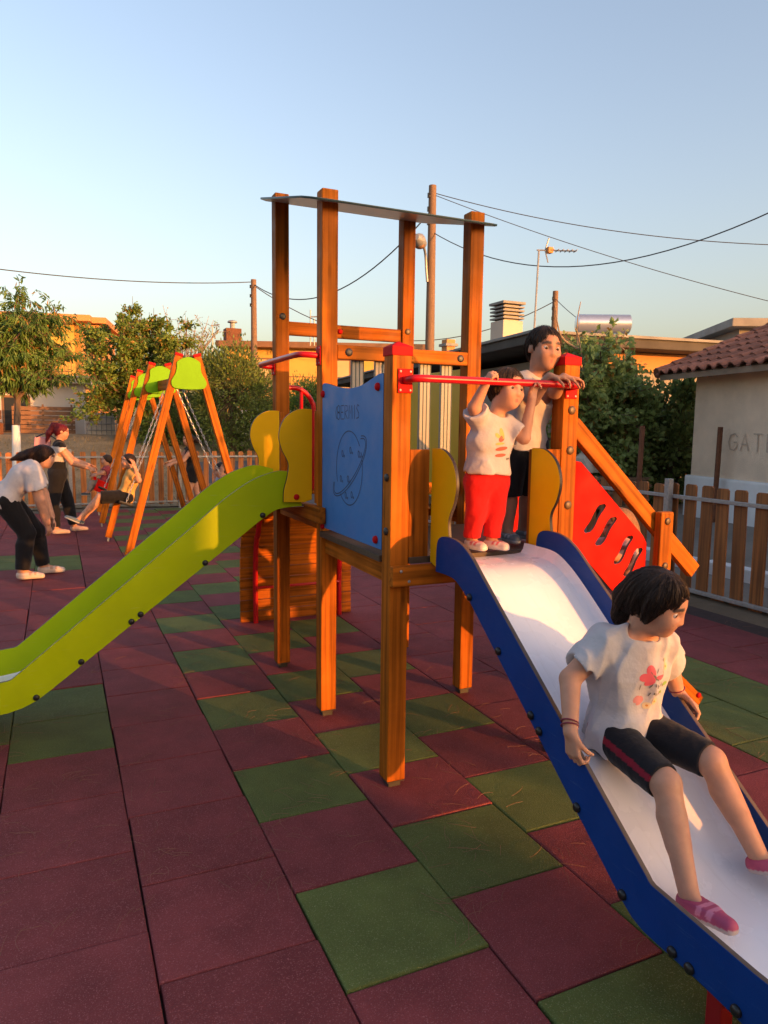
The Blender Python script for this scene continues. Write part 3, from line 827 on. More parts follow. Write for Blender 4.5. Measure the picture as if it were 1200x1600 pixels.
def wire(label, a, b, sag, r=0.013):
    a, b = Vector(a), Vector(b)
    pts = [a.lerp(b, t) - Vector((0, 0, sag * 4 * t * (1 - t))) for t in np.linspace(0, 1, 25)]
    o = MB().tube(pts, r, 5).build('overhead_wire', M['wire'])
    tag(o, label, 'wire', 'overhead wires')
wire('thick cable crossing the sky at the left edge', (-3.38, 26.6, 6.86), P2T - Vector((0, 0, .1)), 0.25, 0.02)
wire('cable from the tall pole down to the left pole', P1T - Vector((0, 0, .7)), P2T - Vector((0, 0, .2)), 1.5, 0.022)
wire('thin cable running on from the left pole to the right', P2T - Vector((0, 0, .25)), P3T - Vector((0, 0, .4)), 2.0, 0.02)
wire('uppermost cable from the tall pole to the right edge', P1T - Vector((0, 0, .2)), (18.44, 12.27, 6.8), 0.35, 0.013)
wire('steep cable from the tall pole to the lower right', P1T - Vector((0, 0, .25)), (18.38, 12.07, 5.02), 0.2, 0.011)
wire('dark sagging cable in front of the aerial', P1T - Vector((0, 0, 1.35)), (11.77, 7.44, 5.91), 1.15, 0.014)
wire('cable from the distant pole to the roof at right', P3T - Vector((0, 0, .3)), (14.29, 13.78, 3.9), 0.3, 0.014)
an2 = empty('roof_antenna', (5.6, 32, 5.2), 'thin television aerial above the round tree', 'aerial')
MB().tube([(5.92, 32.02, 4.38), (5.99, 32.22, 6.19)], 0.03, 5).build('mast', M['steel'], an2)
MB().tube([(5.93, 32.24, 6.16), (6.28, 32.09, 6.22)], 0.03, 5).build('boom', M['steel'], an2)
an3 = empty('roof_antenna', (9, 32, 5.5), 'pair of thin roof aerials seen between the tower posts', 'aerial')
MB().tube([(10.04, 30.27, 5.31), (10.1, 30.45, 6.94)], 0.03, 5).build('mast', M['steel'], an3)
MB().tube([(10.2, 30.19, 5.31), (10.24, 30.33, 6.54)], 0.03, 5).build('mast', M['steel'], an3)
MB().tube([(10.09, 30.41, 6.62), (10.41, 30.27, 6.63)], 0.03, 5).build('boom', M['steel'], an3)

# --- yard clutter beyond the right fence
st = []
for lab, q in (('rusty steel stake in front of the fig tree', (6.55, 5.75)), ('rusty steel stake leaning on the plastered wall', (7.68, 5.45))):
    o = MB().tube([(q[0], q[1], 0.2), (q[0] + 0.02, q[1], 1.72)], 0.035, 8).build('steel_stake', M['rust'], None, sm=True)
    tag(o, lab, 'stake')
mb = MB()
for i in range(10):
    a = i / 10 * 6.28
bag = bmesh.new(); bmesh.ops.create_icosphere(bag, subdivisions=3, radius=0.22)
for v in bag.verts:
    n = 1 + 0.18 * math.sin(7 * v.co.x * 4 + 3 * v.co.z * 5) + 0.1 * math.sin(11 * v.co.y * 4)
    v.co = Vector((v.co.x * n, v.co.y * n, v.co.z * 1.25 * n if v.co.z > -0.1 else -0.14))
me = bpy.data.meshes.new('rubble_sack'); bag.to_mesh(me); bag.free(); me.materials.append(M['white_wall']); smooth(me)
tag(put('rubble_sack', me, None, Matrix.Translation((7.1, 7.4, 1.12))), 'pale lumpy sack on the pallet under the fig tree', 'sack')
pl = empty('pallet_stack', (6.9, 7.5, 0.4), 'stack of weathered boards behind the brown fence', 'boards')
for i in range(9):
    beam('plank', (6.1, 7.45 + 0.05 * (i % 3), 0.46 + i * 0.055), (7.9, 7.2 + 0.04 * (i % 2), 0.46 + i * 0.055), 0.8 - 0.05 * (i % 2), 0.045, M['pole_wood'], pl, 0.004)
for i in range(4):
    beam('plank', (7.3 + i * 0.14, 8.3, 0.4), (7.38 + i * 0.14, 8.7, 2.0), 0.12, 0.03, M['pole_wood'], pl, 0.003, up=(0, 1, 0))
ws = empty('concrete_hut', (8.0, 8.6, 0.4), 'narrow grey concrete hut between the fig tree and the long house', 'hut')
MB().box((7.2, 9.2, 0.1), (8.5, 10.0, 2.35)).build('wall', M['concrete'], ws, 0.02)
MB().box((7.1, 9.1, 2.352), (8.6, 10.1, 2.45)).build('roof_slab', M['dark_roof'], ws, 0.02)

# --- unseen house and tree added behind the camera: they keep the evening sun off the left half of the playground
rear = empty('sun_block_house', (-4, -15, 0), 'unseen plain house added behind the viewpoint to block the sun', 'house')
MB().box((-16, -19, -0.1), (7.08, -12.0, 4.6)).build('wall', M['cream'], rear, 0.02)
MB().box((-16.4, -19.4, 4.602), (7.10, -11.9, 4.85)).build('roof_slab', M['orange_wall'], rear, 0.02)

# ------------------------------------------------------------------ trees and plants
def leaf_mesh(name, pos, dirs, ln, wr, mats, midx, droop=0.0, parent=None, seed=1):
    """one mesh of folded leaf blades: base, two flanks, tip"""
    g = np.random.default_rng(seed)
    pos = np.asarray(pos, float); d = np.asarray(dirs, float); n = len(pos)
    d = d / (np.linalg.norm(d, axis=1, keepdims=True) + 1e-9)
    rv = g.normal(size=(n, 3)); s = np.cross(d, rv); s /= (np.linalg.norm(s, axis=1, keepdims=True) + 1e-9)
    up = np.cross(s, d)
    L = np.asarray(ln)[:, None]
    b = pos; t = pos + d * L + np.array([0, 0, -1.0]) * L * droop
    m = pos + d * L * 0.45 - up * L * 0.05
    l = m + s * L * wr / 2; r = m - s * L * wr / 2
    mid = pos + d * L * 0.5 + up * L * 0.06
    V = np.stack([b, l, t, r, mid], 1).reshape(-1, 3)
    o = np.arange(n)[:, None] * 5
    F = np.concatenate([o + np.array([0, 1, 4]), o + np.array([1, 2, 4]), o + np.array([2, 3, 4]), o + np.array([3, 0, 4])], 1).reshape(-1, 3)
    me = bpy.data.meshes.new(name)
    me.from_pydata(V.tolist(), [], F.tolist())
    for mm in mats: me.materials.append(mm)
    me.polygons.foreach_set('material_index', np.repeat(midx, 4).astype(int).tolist())
    return put(name, me, parent)

def grow(base, g, shoots, leaf, seed=0):
    """shoots: (points, r0, r1, twigs, twig_len, upward) -> tubes for wood, leaf anchors along twigs"""
    wood = MB(); P, D = [], []
    for pts, ra, rb, ntw, tl, upw in shoots:
        pp = catmull(pts, 4)
        wood.tube(pp, list(np.linspace(ra, rb, len(pp))), 7)
        for k in range(ntw):
            i = int(g.uniform(0.25, 1.0) * (len(pp) - 1)); q = np.array(pp[i])
            dr = g.normal(size=3); dr[2] = abs(dr[2]) * 0.6 + upw; dr /= np.linalg.norm(dr)
            L = tl * g.uniform(0.5, 1.2); a = q.copy(); seg = [tuple(a)]
            nn = leaf['n']
            for j in range(nn):
                dr = dr + g.normal(size=3) * 0.12 + np.array([0, 0, leaf.get('hang', 0)]); dr /= np.linalg.norm(dr)
                a = a + dr * L / nn; seg.append(tuple(a))
                for _ in range(leaf.get('per', 2)):
                    P.append(a + g.normal(size=3) * leaf.get('jit', 0.02))
                    D.append(dr * leaf.get('fw', 0.7) + g.normal(size=3) * 0.6 + np.array([0, 0, leaf.get('dz', -0.4)]))
            wood.tube(seg, [0.010, *([0.006] * (len(seg) - 2)), 0.003], 4)
    return wood, np.array(P), np.array(D)

def add_tree(name, label, base, shoots, leaf, mats, weights, wr, seed, bark='bark', white=None, group=None):
    g = np.random.default_rng(seed)
    root = empty(name, base, label, 'tree', group)
    wood, P, D = grow(base, g, shoots, leaf, seed)
    wood.build('trunk', M[bark], root, sm=True)
    midx = g.choice(len(mats), size=len(P), p=weights)
    leaf_mesh('crown', P, D, g.uniform(leaf['l'][0], leaf['l'][1], len(P)), wr, [M[m] for m in mats], midx, leaf.get('droop', 0), root, seed)
    if white:
        wood2 = MB().tube([white[0], white[1]], [white[2], white[3]], 12)
        wood2.build('painted_trunk', M['white_paint'], root, sm=True)
    return root

g = np.random.default_rng(11)
# young peach tree with lime-washed trunk
b = np.array([-1.52, 15.2, 0.05]); top = np.array([-1.42, 15.2, 2.15])
sh = [([b, (-1.48, 15.2, 1.2), top], 0.085, 0.06, 0, 0, 0)]
for e, n in (((-1.35, 15.2, 4.35), 34), ((-0.75, 15.0, 3.9), 34), ((-1.95, 15.4, 3.9), 34), ((-2.4, 15.0, 3.5), 30), ((-1.6, 14.9, 3.4), 30), ((-1.0, 15.2, 3.3), 30), ((-0.35, 15.3, 3.2), 26), ((-0.2, 14.9, 2.6), 18),
             ((-1.1, 14.7, 3.7), 26), ((-1.8, 14.8, 3.0), 22), ((-2.6, 15.3, 2.6), 18), ((-1.0, 15.6, 3.6), 26), ((-0.55, 15.2, 4.1), 10), ((-0.7, 14.8, 2.5), 20)):
    e = np.array(e); mid = (top + e) / 2 + np.array([0, 0, 0.25]) + g.normal(size=3) * 0.12
    sh.append(([top, mid, e], 0.04, 0.008, n, 0.55, 0.1))
add_tree('peach_tree', 'young leafy tree with white painted trunk at the left edge', tuple(b), sh,
         dict(n=7, per=4, l=(0.10, 0.18), hang=-0.10, dz=-0.9, jit=0.03, droop=0.15), ['leaf_a', 'leaf_y'], [0.93, 0.07], 0.26, 3,
         white=((-1.52, 15.2, 0.0), (-1.475, 15.2, 1.6), 0.095, 0.080))
# mulberry with upright shoots
b = np.array([2.1, 23.6, 0.9]); top = np.array([2.0, 23.6, 2.4])
sh = [([b, top], 0.16, 0.12, 0, 0, 0)]
for i in range(38):
    a = g.uniform(0, 6.28); rr = g.uniform(0.2, 2.1)
    ex = 1.95 + math.cos(a) * rr * 1.1; ey = 23.6 + math.sin(a) * rr * 0.8
    ez = 5.15 - 0.28 * rr ** 1.2 + g.normal() * 0.35
    mid = np.array([1.95 + (ex - 1.95) * 0.8, 23.6 + (ey - 23.6) * .75, 3.0 + g.normal() * 0.2])
    sh.append(([top, mid, (ex, ey, ez)], 0.04, 0.006, 36, 0.34, 0.55))
for i in range(14):
    a = g.uniform(0, 6.28); rr = g.uniform(1.0, 2.3)
    sh.append(([top, (1.9 + math.cos(a) * rr * .6, 23.5 + math.sin(a) * rr * .6, 2.6), (1.8 + math.cos(a) * rr, 23.4 + math.sin(a) * rr * .8, g.uniform(1.4, 2.6))], 0.03, 0.006, 30, 0.5, 0.0))
add_tree('mulberry_tree', 'tall bushy tree with yellow green upright shoots behind the swings', tuple(b), sh,
         dict(n=7, per=4, l=(0.08, 0.15), dz=-0.3, jit=0.05), ['leaf_b', 'leaf_a', 'leaf_y'], [0.62, 0.28, 0.10], 0.62, 5)
# nearly bare tree
b = np.array([3.95, 26.6, 1.2]); top = np.array([3.9, 26.6, 3.2])
sh = [([b, top], 0.1, 0.07, 0, 0, 0)]
for i in range(16):
    a = g.uniform(0, 6.28); rr = g.uniform(0.3, 1.5)
    sh.append(([top, (3.9 + math.cos(a) * rr * .5, 26.6 + math.sin(a) * rr * .5, 4.4), (3.9 + math.cos(a) * rr, 26.6 + math.sin(a) * rr, g.uniform(4.6, 6.1))], 0.03, 0.006, 9, 0.6, 0.5))
add_tree('bare_tree', 'thin nearly leafless tree behind the swing frame', tuple(b), sh,
         dict(n=5, per=1, l=(0.06, 0.12), dz=0.0, jit=0.03), ['leaf_y', 'leaf_b'], [0.5, 0.5], 0.5, 6, 'twig')

def dense_tree(name, label, c, r, n, mats, weights, seed, ln=(0.08, 0.17), base_z=None, clumps=60, wr=0.5, group=None):
    """dense evergreen: leaf sprays bunched in clumps over the crown's volume"""
    g = np.random.default_rng(seed)
    c = np.array(c); r = np.array(r)
    bz = base_z if base_z is not None else c[2] - r[2]
    root = empty(name, (c[0], c[1], bz), label, 'tree', group)
    wood = MB().tube([(c[0], c[1], bz - 0.1), (c[0] + .03, c[1], c[2]), (c[0], c[1] + .03, c[2] + r[2] * .6)], [0.12, 0.09, 0.03], 8)
    P, D = [], []
    for k in range(clumps):
        u = g.normal(size=3); u /= np.linalg.norm(u)
        q = c + u * r * g.uniform(0.55, 1.0) ** 0.6
        wood.tube([tuple(c + (q - c) * 0.15), tuple(q)], [0.025, 0.006], 4)
        m = n // clumps; cs = 0.30 * r.mean() * g.uniform(0.6, 1.15)
        off = g.normal(size=(m, 3)) * cs * np.array([1, 1, 1.25]) * 0.55
        P.append(q + off); D.append(off * 1.2 + u * 0.35 * cs + np.array([0, 0, 0.5 * cs]) + g.normal(size=(m, 3)) * 0.25 * cs)
    P = np.concatenate(P); D = np.concatenate(D)
    wood.build('trunk', M['bark'], root)
    leaf_mesh('crown', P, D, g.uniform(*ln, len(P)), wr, [M[m] for m in mats], g.choice(len(mats), size=len(P), p=weights), 0, root, seed)
    return root
dense_tree('thuja_tree', 'dense dark rounded evergreen right of the swing frame', (4.22, 20.4, 2.45), (1.12, 1.1, 1.5), 14000, ['leaf_c', 'leaf_b'], [0.72, 0.28], 21, (0.07, 0.16), 0.7, 85, 0.4)
dense_tree('evergreen_shrub', 'small dark evergreen shrub below the ochre house', (5.55, 21.0, 1.55), (0.5, 0.5, 0.7), 3000, ['leaf_c', 'leaf_a'], [0.7, 0.3], 22, (0.07, 0.14), 0.9, 26)
dense_tree('garden_tree', 'green garden tree at the far end of the long house', (8.2, 25.5, 2.1), (0.9, 0.9, 1.4), 5000, ['leaf_a', 'leaf_b'], [0.6, 0.4], 23, (0.09, 0.17), 0.8, 40)
dense_tree('hedge_bush', 'low dark bush under the bushy tree behind the swings', (2.6, 22.3, 1.7), (1.3, 0.8, 0.8), 6000, ['leaf_c', 'leaf_a'], [0.6, 0.4], 24, (0.09, 0.17), 0.8, 45)
dense_tree('sun_block_tree', 'unseen tree added behind the viewpoint to shade the tall posts', (8.1, -12.6, 4.85), (1.0, 0.7, 0.85), 9000, ['leaf_c', 'leaf_a'], [0.6, 0.4], 25, (0.12, 0.22), 0.0, 40)  # unseen crown added to dim the sun on the upper tower posts
# fig tree between the houses
b = np.array([7.45, 7.9, 0.4]); top = np.array([7.3, 7.9, 1.3])
sh = [([b, top], 0.12, 0.09, 0, 0, 0)]
for e, n in (((6.1, 7.4, 2.2), 34), ((6.5, 7.9, 2.9), 34), ((7.0, 7.2, 3.0), 36), ((7.4, 8.2, 3.2), 30), ((7.9, 7.6, 2.7), 36), ((6.0, 8.2, 1.7), 26), ((7.0, 6.9, 1.9), 36),
             ((7.6, 7.0, 2.2), 38), ((7.9, 7.2, 1.5), 30), ((7.3, 6.9, 1.2), 26), ((6.6, 7.3, 2.5), 34), ((7.9, 8.3, 2.4), 26), ((7.6, 7.3, 1.7), 34)):
    e = np.array(e); mid = (top + e) / 2 + np.array([0, 0, 0.3]) + g.normal(size=3) * 0.15
    sh.append(([top, mid, e], 0.035, 0.008, n, 0.42, 0.05))
add_tree('fig_tree', 'dark leafy fig tree between the plastered house and the long house', tuple(b), sh,
         dict(n=6, per=4, l=(0.06, 0.14), dz=-0.5, jit=0.04), ['leaf_d', 'leaf_y'], [0.95, 0.05], 0.7, 31)
dense_tree('ivy_bush', 'dark ivy bush against the corner of the plastered house', (7.7, 7.35, 1.35), (0.55, 0.5, 1.0), 7500, ['leaf_d', 'leaf_c'], [0.6, 0.4], 33, (0.06, 0.12), 0.4, 40, 0.7)
dense_tree('laurel_bush', 'tall dark bush filling the gap beside the plastered house', (8.85, 7.35, 1.45), (0.6, 0.5, 1.1), 6000, ['leaf_d', 'leaf_c'], [0.6, 0.4], 34, (0.07, 0.14), 0.4, 50, 0.7)
# bare arching branches above the fig
br = MB()
for pts in ([(7.3, 7.7, 2.0), (7.0, 7.5, 2.5), (6.75, 7.4, 3.1), (6.6, 7.3, 3.2)], [(7.3, 7.7, 2.1), (6.95, 7.6, 2.75), (6.8, 7.5, 3.3), (6.85, 7.5, 3.65)], [(6.9, 7.5, 2.9), (6.5, 7.5, 3.1), (6.35, 7.5, 3.6)]):
    br.tube(catmull(pts, 5), list(np.linspace(0.022, 0.006, 5 * (len(pts) - 1) + 1)), 6)
tag(br.build('dead_branch', M['twig'], None, sm=True), 'pale bare arching branches rising out of the fig tree', 'branch')
# weeds on the roof ridge
def roof_weed(label, q, h, n, seed):
    g = np.random.default_rng(seed); root = empty('roof_weed', q, label, 'plant'); q = np.array(q)
    mb = MB(); P, D = [], []
    for i in range(n):
        e = q + np.array([g.normal() * 0.14, g.normal() * 0.14, h * g.uniform(0.5, 1)])
        mb.tube([tuple(q + g.normal(size=3) * [.08, .08, 0]), tuple((q + e) / 2 + g.normal(size=3) * 0.03), tuple(e)], [0.006, 0.005, 0.003], 4)
        for j in range(12):
            P.append(q + (e - q) * g.uniform(0.25, 1)); D.append(g.normal(size=3))
    mb.build('stem', M['twig'], root); leaf_mesh('leaves', P, D, g.uniform(.03, .075, len(P)), 0.6, [M['leaf_d'], M['leaf_y']], g.choice(2, size=len(P), p=[.8, .2]), 0, root, seed)
roof_weed('wispy weed growing on the clay roof near the right edge', tuple(rp(2.2, 2.75, 0.02)), 0.55, 6, 41)
roof_weed('small weed on the top corner of the clay roof', tuple(rp(1.1, 2.75, 0.02)), 0.35, 6, 42)
roof_weed('trailing vine hanging over the dark roof edge', (9.3, 9.35, 3.2), 0.45, 9, 43)

# ------------------------------------------------------------------ climbing tower
X0, X1, Y0, Y1, Y2 = 0.655, 1.570, 1.085, 1.995, 2.895
PW = 0.092; HW = PW / 2
DZ = 1.083                                                  # deck top
tower = empty('play_tower', (1.11, 2.0, 0), 'wooden climbing tower with blue and green slides, stairs and flat grey roof', 'climbing frame')

def post(x, y, top, cap=None):
    p_ = beam('post', (x, y, 0.035), (x, y, top), PW, PW, M['wood'], tower, 0.007, up=(0, 1, 0))
    MB().box((x - 0.03, y - 0.03, -0.005), (x + 0.03, y + 0.03, 0.034)).box((x - HW + .002, y - HW + .002, 0.030), (x + HW - .002, y + HW - .002, 0.034)).build('foot', M['bolt_dark'], p_, 0)
    if cap:
        MB().add([(x - HW - .004, y - HW - .004, top - .035), (x + HW + .004, y - HW - .004, top - .035), (x + HW + .004, y + HW + .004, top - .035), (x - HW - .004, y + HW + .004, top - .035),
                  (x - HW - .004, y - HW - .004, top + .005), (x + HW + .004, y - HW - .004, top + .005), (x + HW + .004, y + HW + .004, top + .005), (x - HW - .004, y + HW + .004, top + .005), (x, y, top + .03)],
                 [(0, 1, 5, 4), (1, 2, 6, 5), (2, 3, 7, 6), (3, 0, 4, 7), (4, 5, 8), (5, 6, 8), (6, 7, 8), (7, 4, 8), (3, 2, 1, 0)]).build('cap', M['red_cap'], p_, 0.003)
    return p_
pA = post(X0, Y0, 2.005, True)
pF = post(X1, Y0, 2.005, True)
pB = post(X0, Y1, 2.915)
pD = post(X1, Y1, 2.915)
pC = post(X0, Y2, 3.14)
pE = post(X1, Y2, 3.14)
# roof sheet: leaning plane through the four tall posts
sl = 0.262
def rz(y): return 2.862 + sl * (y - Y1)
ro = [(0.485, 1.93), (0.52, 1.87), (0.56, 1.85), (1.60, 1.85), (1.65, 1.87), (1.68, 1.94), (1.69, 2.86), (1.62, 2.97), (0.58, 2.97), (0.50, 2.80)]
ys_ = math.sqrt(1 + sl * sl)
sheet('roof', [(x, (y - Y1) * ys_) for x, y in ro], [], (0, Y1, rz(Y1)), (1, 0, 0), (0, 1, sl), 0.012, [M['roof_sheet'], M['roof_edge']], tower, 0.002)

# deck frames and boards
bF = beam('deck_beam', (X0 - 0.05, Y0 - HW - 0.021, 1.005), (X1 + 0.05, Y0 - HW - 0.021, 1.005), 0.04, 0.092, M['wood'], tower)
bolts(bF, [(X0 - 0.01, Y0 - HW - 0.042, 1.03), (X0 + 0.03, Y0 - HW - 0.042, 0.982)], (0, -1, 0), 0.007, 0.003, M['steel'])
for x in (X0, X1):
    beam('deck_beam', (x, Y0 + HW, 1.0), (x, Y1 - HW, 1.0), 0.05, 0.09, M['wood'], tower)
    beam('deck_beam', (x, Y1 + HW, 1.0 + 0.12), (x, Y2 - HW, 1.12), 0.05, 0.09, M['wood'], tower)
beam('deck_beam', (X0 + HW, Y1, 1.0), (X1 - HW, Y1, 1.0), 0.05, 0.09, M['wood'], tower)
beam('deck_beam', (X0 + HW, Y2, 1.12), (X1 - HW, Y2, 1.12), 0.05, 0.09, M['wood'], tower)
lb = beam('deck_beam', (X0 - HW - 0.021, Y1 - 0.12, 1.175), (X0 - HW - 0.021, Y2 + 0.06, 1.175), 0.04, 0.09, M['wood'], tower)
MB().box((X0 - HW - 0.012, Y0 + HW + 0.002, 1.052), (X1 + HW + 0.005, Y1 - HW - 0.002, DZ)).build('deck', M['deck'], tower, 0.003)
MB().box((X0 + HW + 0.002, Y0 - HW, 1.0525), (X1 - HW - 0.002, Y0 + HW + 0.0015, DZ - 0.0005)).build('deck', M['deck'], tower, 0.003)
MB().box((X0 - HW, Y1 + HW + 0.002, 1.172), (X1 + HW, Y2 - HW - 0.002, 1.202)).build('deck', M['deck'], tower, 0.003)

# upper cross beams
ub = beam('cross_beam', (X0 + HW, Y1 - HW + 0.02, 2.068), (X1 - HW, Y1 - HW + 0.02, 2.068), 0.04, 0.078, M['wood'], tower)
bolts(ub, [(X0 + HW + 0.065, Y1 - HW, 2.068), (X1 - HW - 0.05, Y1 - HW, 2.068)], (0, -1, 0), 0.022, 0.008, M['bolt_dark'])
ub2 = beam('cross_beam', (X0 + HW, Y2 - 0.01, 2.30), (X1 - HW, Y2 - 0.01, 2.30), 0.04, 0.088, M['wood'], tower)
bolts(ub2, [(0.98, Y2 - 0.03, 2.30), (1.06, Y2 - 0.03, 2.30)], (0, -1, 0), 0.018, 0.02, M['red_cap'])
bolts(pC, [(X0, Y2 - HW, 2.37)], (0, -1, 0), 0.022, 0.008, M['bolt_dark'])
bolts(pE, [(X1 - 0.005, Y2 - HW, 2.33)], (0, -1, 0), 0.022, 0.008, M['bolt'])
bolts(pF, [(X1 + .005, Y0 - HW, 1.755), (X1 + .005, Y0 - HW, 1.56), (X1 + .005, Y0 - HW, 1.29)], (0, -1, 0), 0.022, 0.009, M['bolt'])
bolts(pA, [(X0 - HW, Y0 - .005, 1.44), (X0 - HW, Y0 - .005, 1.20)], (-1, 0, 0), 0.018, 0.012, M['bolt_dark'])

# grey slats with teal grooves between the platforms
for i in range(5):
    xa = 0.798 + i * 0.1425; w = 0.076
    s_ = MB().box((xa, Y1 - 0.004, 1.11), (xa + w, Y1 + 0.012, 2.035)).build('slat', M['grey_slat'], tower, 0.002)
    for k in (0.0, 0.33, 0.66, 1.0):
        xc = xa + 0.003 + (w - 0.006) * k
        MB().box((xc - 0.0026, Y1 - 0.0055, 1.112), (xc + 0.0026, Y1 - 0.0042, 2.033)).build('groove', M['teal'], s_)
beam('rail', (X0 + HW, Y1 + 0.03, 1.30), (X1 - HW, Y1 + 0.03, 1.30), 0.03, 0.07, M['wood'], tower)
# olive panel on the far right side of the tall tower
MB().box((X1 - 0.012, Y1 + HW + 0.003, 1.21), (X1 + 0.004, Y2 - HW - 0.003, 2.02)).build('side_panel', M['olive'], tower, 0.002)

# blue panel with engraved planet
bx = X0 - HW + 0.010
pl0, pl1 = Y0 + HW + 0.006, Y1 - HW - 0.004
top = [(pl1, 1.885), (pl1 - .03, 1.893), (pl1 - 0.10, 1.885), (pl1 - 0.25, 1.862), (pl1 - 0.40, 1.850), (pl1 - 0.55, 1.858), (pl1 - 0.68, 1.883), (pl1 - 0.75, 1.898), (pl0 + .02, 1.900), (pl0, 1.895)]
out = [(-a, z) for a, z in catmull(top, 4)] + [(-pl0, 1.105), (-pl1, 1.105)]
bp = sheet('blue_panel', out, [], (bx, 0, 0), (0, -1, 0), (0, 0, 1), 0.016, [M['blue_panel'], M['edge']], tower, 0.002)
bolts(bp, [(bx - .008, pl1 - .02, 1.835), (bx - .008, pl0 + .055, 1.842), (bx - .008, pl1 - .02, 1.115), (bx - .008, pl0 + .06, 1.145)], (-1, 0, 0), 0.019, 0.017, M['red_cap'])
def ell(cx, cy, a, b, rot, t0=0, t1=360, n=40):
    r = math.radians(rot)
    return [(cx + a * math.cos(t) * math.cos(r) - b * math.sin(t) * math.sin(r), cy + a * math.cos(t) * math.sin(r) + b * math.sin(t) * math.cos(r)) for t in np.radians(np.linspace(t0, t1, n))]
pcx, pcz = -1.545, 1.455
st = [('o', ell(pcx, pcz, 0.175, 0.185, 0, 38, 150)), ('o', ell(pcx, pcz, 0.175, 0.185, 0, 150, 205)), ('o', ell(pcx, pcz, 0.175, 0.185, 0, 228, 375)),
      ('o', ell(pcx, pcz + .005, 0.262, 0.085, 33, 150, 395)), ('o', ell(pcx, pcz + .005, 0.248, 0.070, 33, 150, 395)),
      ('o', [(pcx + .155, pcz + .085), (pcx + .175, pcz + .06)])]
for (a, b_) in ((-.09, .07), (.02, .09), (-.11, -.06), (-.01, -.055), (.04, -.13), (-.04, -.14), (.13, .075)):
    st.append(('c', ell(pcx + a, pcz + b_, 0.010, 0.016, 20, 0, 345, 12))); st.append(('o', ell(pcx + a + .025, pcz + b_ - .012, 0.004, 0.005, 0, 0, 345, 6)))
# lettering
lx, lz, lw, lh, gp = -1.715, 1.700, 0.040, 0.068, 0.055
def L_(i, pts): return ('o', [(lx + i * gp + a * lw, lz + b_ * lh) for a, b_ in pts])
st += [('c', [(lx + 0.02 + q[0], lz + .05 + q[1]) for q in ell(0, 0, 0.018, 0.019, 0, 0, 345, 14)]), ('c', [(lx + 0.02 + q[0], lz + .017 + q[1]) for q in ell(0, 0, 0.020, 0.019, 0, 0, 345, 14)]),
       ('o', ell(lx + .015, lz + .032, 0.034, 0.036, 0, 120, 240, 12)),
       L_(1, [(1, 1), (0, 1), (0, 0), (1, 0)]), L_(1, [(0, .5), (.8, .5)]), L_(2, [(0, 0), (0, 1), (.8, .95), (.85, .62), (0, .5), (.9, 0)]),
       L_(3, [(0, 0), (0.08, 1), (.55, .4), (1, 1), (1.1, 0)]), L_(4.15, [(.3, 0), (.3, 1)]), L_(4.75, [(.95, .9), (.4, 1), (.1, .75), (.8, .4), (.8, .1), (.1, .03)])]
draw_strokes('engraving', st, 0.0055, (bx - 0.0088, 0, 0), (0, -1, 0), (0, 0, 1), M['engrave'], bp)

# red hand bars across the two slide mouths
def handbar(pts, plates, n):
    o = MB().tube(catmull(pts, 6), 0.0165, 12).build('hand_bar', M['red_metal'], tower, sm=True)
    for q in plates:
        q = Vector(q); n_ = Vector(n); t = n_.cross(Vector((0, 0, 1)))
        e = Vector((abs(t.x) * .035 + abs(n_.x) * .004, abs(t.y) * .035 + abs(n_.y) * .004, 0.052))
        pp = MB().box(tuple(q - e), tuple(q + e)).build('plate', M['red_cap'], o, 0.004)
        for sz in (-1, 1):
            for sx in (-1, 1):
                MB().dome(q + n_ * .004 + t * .024 * sx + Vector((0, 0, .04 * sz)), n, .006, .003, 6).build('screw', M['steel'], o)
yb = Y0 - HW
handbar([(0.668, yb, 1.865), (0.672, yb - .045, 1.868), (0.70, yb - 0.075, 1.87), (0.80, yb - 0.082, 1.87), (1.10, yb - .082, 1.87), (1.42, yb - .082, 1.87), (1.53, yb - .075, 1.87), (1.56, yb - .045, 1.868), (1.564, yb, 1.865)],
        [(0.668, yb - .004, 1.862), (1.564, yb - .004, 1.862)], (0, -1, 0))
xb = X0 - HW
handbar([(xb, Y1 + .0, 2.045), (xb - .06, Y1 + .005, 2.048), (xb - .1, Y1 + .04, 2.05), (xb - .11, Y1 + .14, 2.05), (xb - .11, Y1 + .45, 2.05), (xb - .11, Y2 - .14, 2.05), (xb - .1, Y2 - .04, 2.05), (xb - .06, Y2, 2.048), (xb, Y2, 2.045)],
        [(xb - .004, Y1, 2.045), (xb - .004, Y2, 2.045)], (-1, 0, 0))
# red grab arches at the climbing wall
o = MB().tube(catmull([(0.73, 2.97, 1.92), (0.80, 2.98, 1.915), (0.86, 2.99, 1.885), (0.905, 3.0, 1.83), (0.92, 3.0, 1.74), (0.92, 3.0, 1.22)], 5), 0.017, 10).build('grab_arch', M['red_metal'], tower, sm=True)
MB().tube([(0.825, 2.985, 1.91), (0.825, 2.985, 1.22)], 0.013, 8).build('stay', M['red_metal'], o, sm=True)
o = MB().tube(catmull([(1.50, 2.97, 1.92), (1.43, 2.98, 1.915), (1.37, 2.99, 1.885), (1.325, 3.0, 1.83), (1.31, 3.0, 1.74), (1.31, 3.0, 1.22)], 5), 0.017, 10).build('grab_arch', M['red_metal'], tower, sm=True)

